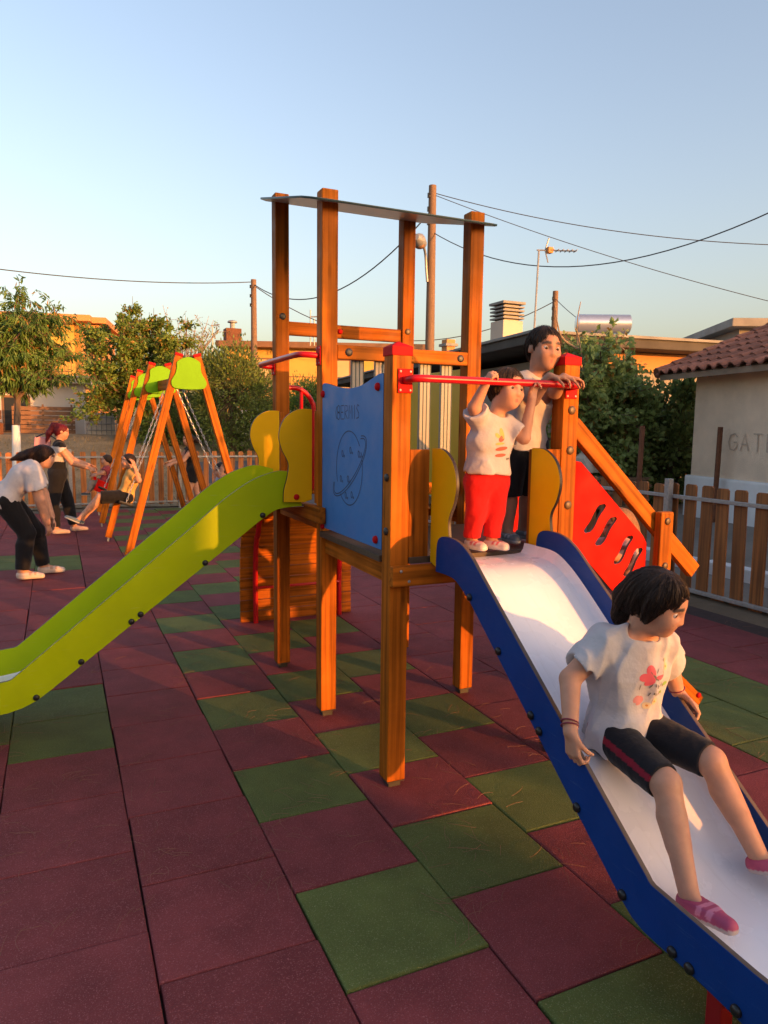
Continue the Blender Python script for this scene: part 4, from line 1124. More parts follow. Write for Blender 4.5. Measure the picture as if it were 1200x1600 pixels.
# yellow side wings of the slide mouths, with wooden infill boards
wing_o = [(0.02, 1.245), (0.02, 1.756)] + catmull([(0.02, 1.758), (0.10, 1.752), (0.165, 1.70), (0.192, 1.615), (0.178, 1.53), (0.145, 1.455), (0.150, 1.38), (0.168, 1.30), (0.170, 1.235)], 5)[1:] + [(0.06, 1.230)]
def wing(O, A, dz, bolt_n, sc=1.0):
    w = sheet('yellow_wing', [(a * sc, z + dz) for a, z in wing_o], [], O, A, (0, 0, 1), 0.017, [M['yellow_panel'], M['edge']], tower, 0.002)
    c = Vector(O) + Vector(A).normalized() * 0.115 + Vector((0, 0, 1.262 + dz)) + Vector(bolt_n) * 0.0085
    bolts(w, [c], bolt_n, 0.017, 0.014, M['red_cap'])
    return w
wing((xb + .015, Y1 + 0.105, 0), (-1, 0, 0), 0.0, (0, -1, 0), 1.12)
wing((xb + .015, Y2 - 0.135, 0), (-1, 0, 0), 0.0, (0, -1, 0), 1.12)
wing((0.812, yb + .015, 0), (0, -1, 0), -0.185, (-1, 0, 0), 1.28)
wing((1.348, yb + .015, 0), (0, -1, 0), -0.185, (-1, 0, 0), 1.28)
beam('infill_board', (0.752, yb + .02, 1.055), (0.752, yb + .02, 1.565), 0.03, 0.098, M['wood'], tower, 0.004, up=(1, 0, 0))
beam('infill_board', (1.440, yb + .02, 1.055), (1.440, yb + .02, 1.565), 0.03, 0.165, M['wood'], tower, 0.004, up=(1, 0, 0))
beam('infill_board', (xb + .02, Y1 + 0.072, 1.225), (xb + .02, Y1 + 0.072, 1.75), 0.03, 0.046, M['wood'], tower, 0.004, up=(0, 1, 0))
beam('infill_board', (xb + .02, Y2 - 0.09, 1.225), (xb + .02, Y2 - 0.09, 1.75), 0.03, 0.07, M['wood'], tower, 0.004, up=(0, 1, 0))

# ---- slides
def slide(label, O, A, W, lat, top, bot, bed, bolt_i, side_m, edge_m, bed_m, legs, lip=0.05):
    """side outlines are (distance along A, height); lat: sideways axis, W: inner width"""
    O, A, lat = Vector(O), Vector(A), Vector(lat)
    sb = catmull(bed, 4); mb = MB(); n = len(sb); V = []
    prof = [(0, lip), (0.012, lip * 0.45), (0.04, 0.004), (0.10, 0.0), (0.5, -0.004), (0.90, 0.0), (0.96, 0.004), (0.988, lip * 0.45), (1, lip)]
    for (a, z) in sb:
        for t, dz in prof: V.append(O + A * a + lat * (W * t) + Vector((0, 0, z + dz)))
    for (a, z) in sb:
        for t, dz in prof: V.append(O + A * a + lat * (W * t) + Vector((0, 0, z + dz - 0.012)))
    m = len(prof); F = []
    for i in range(n - 1):
        for k in range(m - 1):
            q = i * m + k; F.append((q, q + 1, q + m + 1, q + m)); q += n * m; F.append((q, q + m, q + m + 1, q + 1))
    mb.add(V, F)
    root = mb.build('slide_chute', M[bed_m], tower, sm=True)
    root['label'] = label
    ol = list(top) + list(bot)[::-1]
    for k, off in ((0, -0.009), (1, W + 0.009)):
        s_ = sheet('side_panel', [(q[0], q[1]) for q in ol], [], O + lat * off, A, (0, 0, 1), 0.017, [M[side_m], M[edge_m]], root, 0.002)
        nn = -lat if k == 0 else lat
        for q in bolt_i:
            MB().dome(O + A * q[0] + Vector((0, 0, q[1] + 0.022)) + lat * off + nn * 0.0085, nn, 0.016, 0.013).build('bolt', M['black'], s_, sm=True)
    for a, z, mm in legs:
        beam('leg', O + A * a + lat * 0.10 + Vector((0, 0, -0.01)), O + A * a + lat * 0.10 + Vector((0, 0, z)), 0.05, 0.05, M[mm], root, 0.004)
        beam('leg', O + A * a + lat * (W - 0.10) + Vector((0, 0, -0.01)), O + A * a + lat * (W - 0.10) + Vector((0, 0, z)), 0.05, 0.05, M[mm], root, 0.004)
    return root
# blue slide, runs towards -Y from the front platform
Bt = catmull([(0.945, 1.04), (0.940, 1.150), (0.905, 1.190), (0.82, 1.198), (0.74, 1.187), (0.66, 1.150), (0.58, 1.090)], 5) + [(-.36, .383), (-.372, .372), (-.385, .367), (-.72, .346), (-1.05, .342), (-1.085, .325), (-1.09, .29)]
Bb = catmull([(0.945, 1.03), (0.80, 1.030), (0.72, 1.000), (0.649, .958)], 5) + [(-.235, .275), (-.275, .246), (-.315, .222), (-.36, .210), (-.42, .207), (-.56, .203), (-.72, .190), (-1.06, .188), (-1.09, .21)]
bedB = [(1.035, 1.066), (0.93, 1.066), (0.80, 1.060), (0.70, 1.020), (0.60, .955), (0.43, .825), (0.211, .652), (-.054, .443), (-.18, .345), (-.27, .280), (-.34, .248), (-.42, .236), (-.56, .230), (-.80, .216), (-1.06, .212)]
blB = [(.649, .958), (.43, .797), (.211, .626), (.160, .587), (-.054, .414), (-.275, .248), (-.473, .2035), (-.533, .198), (-.682, .193), (-.95, .188)]
fl = lambda L: [(-a, z) for a, z in L]
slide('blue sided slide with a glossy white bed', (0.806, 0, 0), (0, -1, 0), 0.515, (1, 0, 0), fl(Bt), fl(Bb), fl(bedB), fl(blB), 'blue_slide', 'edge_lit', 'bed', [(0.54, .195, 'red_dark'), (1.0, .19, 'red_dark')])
# green slide, runs towards -X from the tall tower
Gt = catmull([(0.55, 1.385), (0.44, 1.410), (0.36, 1.397), (0.25, 1.353), (0.107, 1.258), (-.067, 1.113)], 5) + [(-.955, .392), (-.968, .382), (-.985, .376), (-1.30, .345), (-1.60, .342), (-1.64, .325), (-1.65, .29)]
Gb = catmull([(0.55, 1.205), (0.49, 1.203), (0.40, 1.188), (0.32, 1.140), (0.211, 1.058)], 5) + [(-.80, .296), (-.86, .255), (-.92, .228), (-.99, .210), (-1.08, .200), (-1.30, .19), (-1.62, .19), (-1.65, .21)]
bedG = [(0.61, 1.205), (0.52, 1.205), (0.42, 1.203), (0.32, 1.155), (0.211, 1.072), (-.002, .926), (-.392, .638), (-.644, .440), (-.82, .295), (-.92, .232), (-1.05, .206), (-1.25, .196), (-1.62, .196)]
blG = [(.32, 1.140), (-.002, .890), (-.392, .600), (-.345, .635), (-.644, .412), (-.86, .252), (-1.2, .192)]
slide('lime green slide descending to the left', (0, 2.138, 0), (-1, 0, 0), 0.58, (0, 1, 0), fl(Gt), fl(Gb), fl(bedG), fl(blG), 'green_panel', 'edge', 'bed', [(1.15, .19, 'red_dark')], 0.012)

# ---- stairs on the right with red slotted panels
stairs = beam('stringer', (1.56, Y0 + .01, 0.965), (2.60, Y0 + .01, 0.075), 0.032, 0.14, M['wood'], tower, 0.004)
MB().dome((2.60, Y0 - .006, 0.15), (0, -1, 0), 0.016, 0.014).build('bolt', M['red_cap'], stairs, sm=True)
MB().dome((2.585, Y0 - .006, 0.075), (0, -1, 0), 0.016, 0.014).build('bolt', M['red_cap'], stairs, sm=True)
beam('stringer', (1.56, Y1 - .01, 0.965), (2.60, Y1 - .01, 0.075), 0.032, 0.14, M['wood'], tower, 0.004)
for i in range(5):
    t = (i + 0.6) / 5.3; x = 1.56 + 1.04 * t; z = 0.965 - 0.89 * t + 0.03
    beam('tread', (x, Y0 + .03, z), (x, Y1 - .03, z), 0.16, 0.03, M['wood'], tower, 0.004)
def slot(cx, cz, L, ang):
    r = math.radians(ang); pts = []
    for sgn in (1, -1):
        for k in range(9):
            t = k / 8 * 2 - 1; t = t if sgn > 0 else -t
            mid = 0.014 * math.sin(t * 2.6); w = 0.021 * math.sqrt(max(0.12, 1 - abs(t) ** 6))
            a, b_ = t * L / 2, mid + sgn * w
            pts.append((cx + a * math.cos(r) - b_ * math.sin(r), cz + a * math.sin(r) + b_ * math.cos(r)))
    return pts
rp_o = [(1.618, 1.115), (1.618, 1.51), (1.68, 1.50), (2.115, 1.105), (2.145, 1.06), (2.145, .93), (2.035, .785), (1.99, .755)]
holes = [slot(1.785, 1.21, 0.185, 42), slot(1.862, 1.14, 0.185, 42), slot(1.985, 1.035, 0.18, 45), slot(2.055, .965, 0.18, 45)]
holes = [h[::-1] for h in holes]
for y in (Y0 + .002, Y1 - .002):
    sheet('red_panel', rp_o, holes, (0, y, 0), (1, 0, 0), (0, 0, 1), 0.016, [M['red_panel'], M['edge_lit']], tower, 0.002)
for y in (Y0, Y1):
    hr = beam('hand_rail', (1.612, y + .0, 1.69), (2.50, y + .0, 0.885), 0.045, 0.085, M['wood'], tower, 0.006)
    yy = y - 0.048 if y == Y0 else y + 0.048
    sp = beam('newel', (2.215, yy, 0.36), (2.215, yy, 1.235), 0.05, 0.09, M['wood'], tower, 0.012, up=(1, 0, 0))
    bolts(sp, [(2.215, yy - .025, 1.185), (2.215, yy - .025, 0.945)], (0, -1, 0), 0.02, 0.009, M['bolt'])
beam('hand_rail', (1.612, Y0 + 0.0, 0.93), (1.66, Y0 + 0.0, 0.885), 0.04, 0.06, M['wood'], tower, 0.006)

# ---- curved climbing wall behind the tower: planks on bent red tubes
arc = catmull([(4.10, 0.0), (4.11, 0.35), (4.07, 0.68), (3.95, 0.90), (3.72, 1.08), (3.42, 1.17), (3.05, 1.20)], 12)
pts = np.array(arc); sl_ = np.r_[0, np.cumsum(np.linalg.norm(np.diff(pts, axis=0), axis=1))]
pitch = 0.094; nP = int(sl_[-1] / pitch)
for i in range(nP):
    s0, s1 = i * pitch + 0.003, (i + 1) * pitch - 0.002
    q0 = [np.interp(s0, sl_, pts[:, k]) for k in (0, 1)]; q1 = [np.interp(s1, sl_, pts[:, k]) for k in (0, 1)]
    c = ((q0[0] + q1[0]) / 2, (q0[1] + q1[1]) / 2); t = Vector((0, q1[0] - q0[0], q1[1] - q0[1])).normalized()
    beam('plank', (0.645, c[0], c[1]), (1.645, c[0], c[1]), 0.028, pitch - 0.005, M['wood'], tower, 0.004, up=tuple(t))
for x in (0.765, 1.52):
    MB().tube([(x, y - 0.05 if z < 0.9 else y - 0.02, z - (0.05 if z > 0.75 else 0)) for y, z in arc[:60:3]], 0.021, 10).build('bent_tube', M['red_metal'], tower, sm=True)
MB().tube([(0.765, 4.05, 0.30), (1.52, 4.05, 0.30)], 0.012, 8).build('cross_tube', M['red_metal'], tower, sm=True)

# ------------------------------------------------------------------ swing set
swing = empty('swing_set', (0.75, 9.8, 0), 'wooden swing frame of leaning posts with lime green gable plates', 'swing')
plq = [(a * 0.9, b * 0.9 - 0.012) for a, b in catmull([(-0.155, -0.045), (-0.10, 0.0), (0.0, 0.03), (0.10, 0.0), (0.155, -0.045), (0.16, -0.12), (0.18, -0.20), (0.235, -0.30), (0.21, -0.38), (0.12, -0.40), (0.0, -0.405), (-0.12, -0.40), (-0.21, -0.38), (-0.235, -0.30), (-0.18, -0.20), (-0.16, -0.12)], 4, True)]
SW = [(7.40, 0.79), (9.0, 0.66), (10.6, 0.66), (12.2, 0.70)]
for y, cx in SW:
    for s in (-1, 1):
        a_, b_ = (cx + s * 0.76, y, 0.06), (cx + s * 0.112, y, 2.49)
        lg = beam('leg', a_, b_, 0.09, 0.09, M['wood'], swing, 0.007, up=(0, 1, 0))
        d = (Vector(b_) - Vector(a_)).normalized(); c = Vector(b_)
        beam('cap', c, c + d * 0.035, 0.098, 0.098, M['red_cap'], lg, 0.012, up=(0, 1, 0))
        MB().box((a_[0] - .012, y - .02, -.01), (a_[0] + .012, y + .02, .12)).build('foot', M['steel'], lg)
    pls = (-0.055,) if y in (7.40, 10.6) else (0.055,)
    for dy in (-0.056, 0.056):
        sheet('gable_plate', plq, [], (cx, y + dy, 2.465), (1, 0, 0), (0, 0, 1), 0.016, [M['lime'], M['edge']], swing, 0.002)
for (ya, ca), (yb_, cb) in zip(SW[:-1], SW[1:]):
    beam('top_beam', (ca, ya + .07, 2.20), (cb, yb_ - .07, 2.20), 0.09, 0.13, M['wood'], swing, 0.006)

def chain(path0, path1, name, parent):
    a, b = Vector(path0), Vector(path1)
    L = (b - a).length; n = int(L / 0.044); mb = MB(); d = (b - a).normalized()
    s1 = d.cross(Vector((0, 1, 0.3))).normalized(); s2 = d.cross(s1)
    for i in range(n):
        c = a + d * (i + 0.5) * L / n; s = s1 if i % 2 else s2
        ring = []
        for k in range(9):
            t = 2 * math.pi * k / 8
            ring.append(c + d * math.cos(t) * 0.030 + s * math.sin(t) * 0.010)
        mb.tube(ring, 0.0042, 4, cap=False)
    return mb.build(name, M['chain'], parent)
def swing_seat(label, y, top, seat, dirx, wide=0.42, bucket=False):
    root = empty('hanging_swing', (seat[0], y, seat[1]), label, 'swing seat')
    ang = math.atan2(seat[0] - top[0], top[1] - seat[1])
    for s in (-1, 1):
        chain((top[0], y + s * wide / 2, top[1]), (seat[0], y + s * wide / 2, seat[1]), 'chain', root)
    t = Vector((math.cos(ang), 0, math.sin(ang)))
    c = Vector((seat[0], y, seat[1]))
    beam('seat', c - t * 0.09, c + t * 0.09, wide + 0.03, 0.035, M['black'], root, 0.01)
    if bucket:
        for s in (-1, 1):
            beam('side', c + Vector((0, s * (wide / 2 - .02), 0.02)) - t * .13, c + Vector((0, s * (wide / 2 - .02), 0.02)) + t * .13, 0.03, 0.2, M['red_panel'], root, 0.01)
        beam('front_bar', c - t * .14 + Vector((0, -wide / 2, .12)), c - t * .14 + Vector((0, wide / 2, .12)), 0.05, 0.06, M['red_panel'], root, 0.015)
        beam('back', c + t * .14 + Vector((0, -wide / 2, .12)), c + t * .14 + Vector((0, wide / 2, .12)), 0.03, 0.22, M['red_panel'], root, 0.012)
    return root
swing_seat('black swing seat on chains swung out to the right', 7.9, (0.75, 2.14), (1.42, 0.55), 1)
swing_seat('black swing seat on chains swung out to the left', 8.6, (0.69, 2.14), (0.099, 0.593), -1)
swing_seat('red bucket swing seat farthest from the tower', 11.4, (0.68, 2.14), (-0.02, 0.56), -1, 0.34, True)

# ------------------------------------------------------------------ people: smooth implicit surfaces, meshed by surface nets
def nrm_(v):
    v = np.asarray(v, float); return v / (np.linalg.norm(v) + 1e-12)

def cap(a, b, ra, rb=None, k=0.02, col=None):
    return dict(t='c', a=np.asarray(a, float), b=np.asarray(b, float), ra=ra, rb=ra if rb is None else rb, k=k, col=col, op='u')
def ellp(c, r, R=None, k=0.02, col=None, op='u'):
    return dict(t='e', c=np.asarray(c, float), r=np.asarray(r, float), R=np.eye(3) if R is None else R, k=k, col=col, op=op)
def plane(p0, n, op='i', k=0.004):
    return dict(t='p', c=np.asarray(p0, float), n=nrm_(n), k=k, op=op, col=None)

def pd(q, P):
    if q['t'] == 'c':
        ab = q['b'] - q['a']; L = ab @ ab + 1e-12
        t = np.clip(((P - q['a']) @ ab) / L, 0, 1)
        return np.linalg.norm(P - q['a'] - t[..., None] * ab, axis=-1) - (q['ra'] + (q['rb'] - q['ra']) * t)
    if q['t'] == 'e':
        l = (P - q['c']) @ q['R'].T
        k0 = np.linalg.norm(l / q['r'], axis=-1); k1 = np.linalg.norm(l / q['r'] ** 2, axis=-1) + 1e-9
        return k0 * (k0 - 1) / k1
    return (P - q['c']) @ q['n']

def sdf(prims, P, noise=None):
    d = None
    for q in prims:
        e = pd(q, P)
        if d is None: d = e; continue
        k = q['k']
        if q['op'] == 'u':
            h = np.clip(0.5 + 0.5 * (d - e) / k, 0, 1); d = d * (1 - h) + e * h - k * h * (1 - h)
        else:
            if q['op'] == 's': e = -e
            h = np.clip(0.5 - 0.5 * (d - e) / k, 0, 1); d = d * (1 - h) + e * h + k * h * (1 - h)
    if noise is not None: d = d + noise(P)
    return d

def bounds(prims, pad):
    lo, hi = np.full(3, 1e9), np.full(3, -1e9)
    for q in prims:
        if q['op'] != 'u': continue
        if q['t'] == 'c':
            r = max(q['ra'], q['rb'])
            lo = np.minimum(lo, np.minimum(q['a'], q['b']) - r); hi = np.maximum(hi, np.maximum(q['a'], q['b']) + r)
        else:
            r = q['r'].max(); lo = np.minimum(lo, q['c'] - r); hi = np.maximum(hi, q['c'] + r)
    return lo - pad, hi + pad

def sdf_mesh(name, prims, h, material, parent, base_col, noise=None, colfn=None, pad=0.03):
    lo, hi = bounds(prims, pad)
    Bn = 12
    nb = np.ceil((hi - lo) / (h * Bn)).astype(int)
    n = nb * Bn + 1
    G = np.empty(n, np.float32)
    R = h * Bn * 0.87
    cen = np.stack(np.meshgrid(*[lo[i] + (np.arange(nb[i]) + 0.5) * h * Bn for i in range(3)], indexing='ij'), -1).reshape(-1, 3)
    D = np.stack([pd(q, cen) for q in prims], 1)
    isu = np.array([q['op'] == 'u' for q in prims])
    ax = [lo[i] + np.arange(n[i]) * h for i in range(3)]
    ids = np.stack(np.meshgrid(*[np.arange(b) for b in nb], indexing='ij'), -1).reshape(-1, 3)
    for bi in range(len(cen)):
        du = D[bi][isu].min()
        sl = tuple(slice(ids[bi][i] * Bn, ids[bi][i] * Bn + Bn + 1) for i in range(3))
        if du > R + 0.05: G[sl] = 1.0; continue
        if du < -R - 0.05 and not np.any((~isu) & (np.abs(D[bi]) < R + 0.05)) and np.all([True if u else True for u in isu]):
            # deep inside: still must respect cutting planes
            pass
        keep = [q for j, q in enumerate(prims) if (isu[j] and D[bi, j] < du + 2 * R + 0.06) or (not isu[j] and (q['op'] == 'i' or D[bi, j] < R + 0.06))]
        P = np.stack(np.meshgrid(ax[0][sl[0]], ax[1][sl[1]], ax[2][sl[2]], indexing='ij'), -1)
        G[sl] = sdf(keep, P, noise)
    ins = G < 0
    c8 = [ins[i:n[0] - 1 + i, j:n[1] - 1 + j, k:n[2] - 1 + k] for i in (0, 1) for j in (0, 1) for k in (0, 1)]
    tot = sum(c.astype(np.int8) for c in c8)
    act = np.argwhere((tot > 0) & (tot < 8))
    idx = -np.ones(tuple(n - 1), np.int64); idx[act[:, 0], act[:, 1], act[:, 2]] = np.arange(len(act))
    acc = np.zeros((len(act), 3)); cnt = np.zeros(len(act))
    corners = [(i, j, k) for i in (0, 1) for j in (0, 1) for k in (0, 1)]
    val = {c: G[act[:, 0] + c[0], act[:, 1] + c[1], act[:, 2] + c[2]] for c in corners}
    for a in corners:
        for axis in range(3):
            if a[axis]: continue
            b = list(a); b[axis] = 1; b = tuple(b)
            va, vb = val[a], val[b]; m = (va < 0) != (vb < 0)
            t = np.where(m, va / (va - vb + 1e-20), 0)
            p = np.array(a, float)[None] + np.zeros((len(act), 3)); p[:, axis] = t
            acc[m] += p[m]; cnt[m] += 1
    Vv = lo + (act + acc / np.maximum(cnt, 1)[:, None]) * h
    F = []
    for axis in range(3):
        s0 = [slice(None)] * 3; s1 = [slice(None)] * 3
        s0[axis] = slice(0, n[axis] - 1); s1[axis] = slice(1, n[axis])
        a, b = ins[tuple(s0)], ins[tuple(s1)]
        e = np.argwhere(a != b)
        o1, o2 = [(1, 2), (2, 0), (0, 1)][axis]
        ok = (e[:, o1] > 0) & (e[:, o2] > 0) & (e[:, o1] < n[o1] - 1) & (e[:, o2] < n[o2] - 1); e = e[ok]
        q = []
        for d1, d2 in ((0, 0), (-1, 0), (-1, -1), (0, -1)):
            c = e.copy(); c[:, o1] += d1; c[:, o2] += d2
            q.append(idx[c[:, 0], c[:, 1], c[:, 2]])
        q = np.stack(q, 1); fl_ = a[e[:, 0], e[:, 1], e[:, 2]]
        q[~fl_] = q[~fl_][:, ::-1]
        F.append(q)
    F = np.concatenate(F); F = F[(F >= 0).all(1)]
    # colours by nearest coloured primitive
    C = np.tile(np.array(base_col, float), (len(Vv), 1)); W = np.full(len(Vv), 1.0)
    du = np.min(np.stack([pd(q, Vv) for q in prims if q['op'] == 'u'], 1), 1)
    C *= W[:, None]
    for q in prims:
        if q.get('col') is not None:
            w = 30 * np.exp(-np.maximum(pd(q, Vv), 0) / 0.0022) * (pd(q, Vv) < 0.006)
            C += w[:, None] * np.array(q['col']); W += w
    C /= W[:, None]
    if colfn is not None: C = colfn(Vv, C)
    cen_ = Vector(Vv.mean(0).tolist())
    me = bpy.data.meshes.new(name)
    me.from_pydata((Vv - np.array(cen_)).tolist(), [], F.tolist())
    ca = me.color_attributes.new('Col', 'FLOAT_COLOR', 'POINT')
    ca.data.foreach_set('color', np.c_[C, np.ones(len(C))].astype(np.float32).ravel())
    me.materials.append(material)
    me.polygons.foreach_set('use_smooth', [True] * len(me.polygons))
    return put(name, me, parent, Matrix.Translation(cen_))

def hand_prims(w, f, n, l, hs, curl, spread=0.06, thumb=0.5, thumb_curl=0.5):
    """w wrist, f towards the fingers, n palm normal, l towards the thumb"""
    w = np.asarray(w, float); f = nrm_(f); n = np.asarray(n, float); n = nrm_(n - f * (n @ f)); l0 = np.asarray(l, float)
    l = nrm_(l0 - f * (l0 @ f) - n * (l0 @ n))
    out = []
    lens = (0.40, 0.46, 0.43, 0.34)
    for i in range(4):
        off = (1.5 - i) * 0.115 * hs
        kn = w + f * (0.50 - 0.025 * abs(i - 1)) * hs + l * off
        out.append(cap(w + l * off * 0.55 + f * 0.06 * hs, kn, 0.072 * hs, 0.058 * hs, 0.012))
        p = kn; ang = 0; r = 0.050 * hs
        for sgi, (fr, cu) in enumerate(zip((0.45, 0.31, 0.24), curl)):
            ang += cu * (1 + 0.06 * (i - 1.5))
            d = nrm_(f * math.cos(ang) + n * math.sin(ang) + l * spread * (1.5 - i) * 0.6)
            q = p + d * lens[i] * fr * hs
            out.append(cap(p, q, r, r * 0.92, 0.003)); r *= 0.9; p = q
    p = w + f * 0.10 * hs + l * 0.13 * hs
    d = nrm_(f * 0.62 + l * (0.75 * thumb + 0.25) + n * 0.25); q = p + d * 0.24 * hs
    out.append(cap(p, q, 0.075 * hs, 0.058 * hs, 0.010))
    d2 = nrm_(d + f * 0.35 * thumb_curl + n * 0.7 * thumb_curl - l * 0.3 * thumb_curl); p2 = q + d2 * 0.19 * hs
    out.append(cap(q, p2, 0.056 * hs, 0.050 * hs, 0.003))
    d3 = nrm_(d2 + n * 0.4 * thumb_curl); out.append(cap(p2, p2 + d3 * 0.14 * hs, 0.050 * hs, 0.040 * hs, 0.003))
    return out

def wrinkle(a, s, seed=0):
    g = np.random.default_rng(seed); K = g.normal(size=(5, 3)); K /= np.linalg.norm(K, axis=1, keepdims=True)
    K[:, 2] *= 0.45; K *= (s * g.uniform(0.6, 1.7, 5))[:, None]; ph = g.uniform(0, 6.28, 5)
    def f(P):
        t = 0
        for i in range(5):
            s_ = np.sin(P @ K[i] + ph[i] + 1.5 * np.sin(P @ K[(i + 1) % 5] * 0.6))
            t = t + ((2 * np.abs(s_) - 1.2) if i < 3 else s_)
        return a * t / 3
    return f

def hair_strands(root, hp, hn_, hc, lat, fw, up, hh, col, n, length, seed=1):
    """single hairs combed from the crown over the hair's surface, then hanging free"""
    g = np.random.default_rng(seed)
    u = g.normal(size=(n * 4, 3)); u /= np.linalg.norm(u, axis=1, keepdims=True)
    u = u[(u @ up > -0.35)][:n]; n = len(u)
    P = hc + (u * 0.5 - up * 0.0) * hh
    fs = lambda Q: sdf(hp, Q, hn_)
    def grad(Q, e=0.003):
        d0 = fs(Q); G_ = np.stack([(fs(Q + np.eye(3)[i] * e) - d0) / e for i in range(3)], 1)
        return d0, G_ / (np.linalg.norm(G_, axis=1, keepdims=True) + 1e-9)
    for _ in range(6):
        d, N_ = grad(P); P = P - N_ * d[:, None] * 0.8
    loc = (P - hc) / hh
    ok = ~((loc @ fw > 0.22) & (loc @ up < 0.22)); P = P[ok]; n = len(P)
    crown = hc + (up * 0.45 - fw * 0.12) * hh
    m = 12; step = length * g.uniform(0.5, 1.15, n)[:, None] / m
    lift = g.uniform(0.0004, 0.0035, n)[:, None]; path = [P]; live = np.ones(n, bool)
    drift = g.normal(size=(n, 3)) * 0.22
    for k in range(m):
        v = (P - crown); v /= (np.linalg.norm(v, axis=1, keepdims=True) + 1e-9)
        v = v * 0.6 + np.array([0, 0, -1.0]) * 0.9 - fw * 0.45 + drift
        d, N_ = grad(P); v = v - N_ * np.sum(v * N_, 1, keepdims=True); v /= (np.linalg.norm(v, axis=1, keepdims=True) + 1e-9)
        Q = P + v * step; d, N_ = grad(Q)
        Q = Q - N_ * np.where(np.abs(d[:, None] - lift) < 0.02, d[:, None] - lift, 0)
        l2 = (Q - hc) / hh
        live &= ~(((l2 @ fw > 0.22) & (l2 @ up < 0.12)) | ((l2 @ fw > -0.12) & (l2 @ up < -0.28)))
        P = np.where(live[:, None], Q, P); path.append(P)
    V, F, C = [], [], []
    T = np.stack(path, 1)
    for i in range(n):
        w = 0.0009 * g.uniform(0.6, 1.3); sh = g.uniform(0.5, 1.9); o = len(V)
        side = np.cross(T[i, -1] - T[i, 0], [0.3, 0.5, 0.8]); side /= (np.linalg.norm(side) + 1e-9); s2 = np.cross(side, T[i, -1] - T[i, 0]); s2 /= (np.linalg.norm(s2) + 1e-9)
        for k in range(m + 1):
            ww = w * (1 - 0.8 * k / m)
            V += [(T[i, k] + side * ww).tolist(), (T[i, k] - side * 0.5 * ww + s2 * ww).tolist(), (T[i, k] - side * 0.5 * ww - s2 * ww).tolist()]
            C += [[c * sh for c in col] + [1]] * 3
        for k in range(m):
            a = o + 3 * k
            F += [(a, a + 1, a + 4, a + 3), (a + 1, a + 2, a + 5, a + 4), (a + 2, a, a + 3, a + 5)]
    me = bpy.data.meshes.new('hair_strands'); me.from_pydata(V, [], F)
    ca = me.color_attributes.new('Col', 'FLOAT_COLOR', 'POINT'); ca.data.foreach_set('color', np.array(C, np.float32).ravel())
    me.materials.append(M['hair'])
    tag(put('hair_strands', me, root), kind='stuff')

SKIN = (0.52, 0.27, 0.175)
LIP = (0.42, 0.13, 0.11)

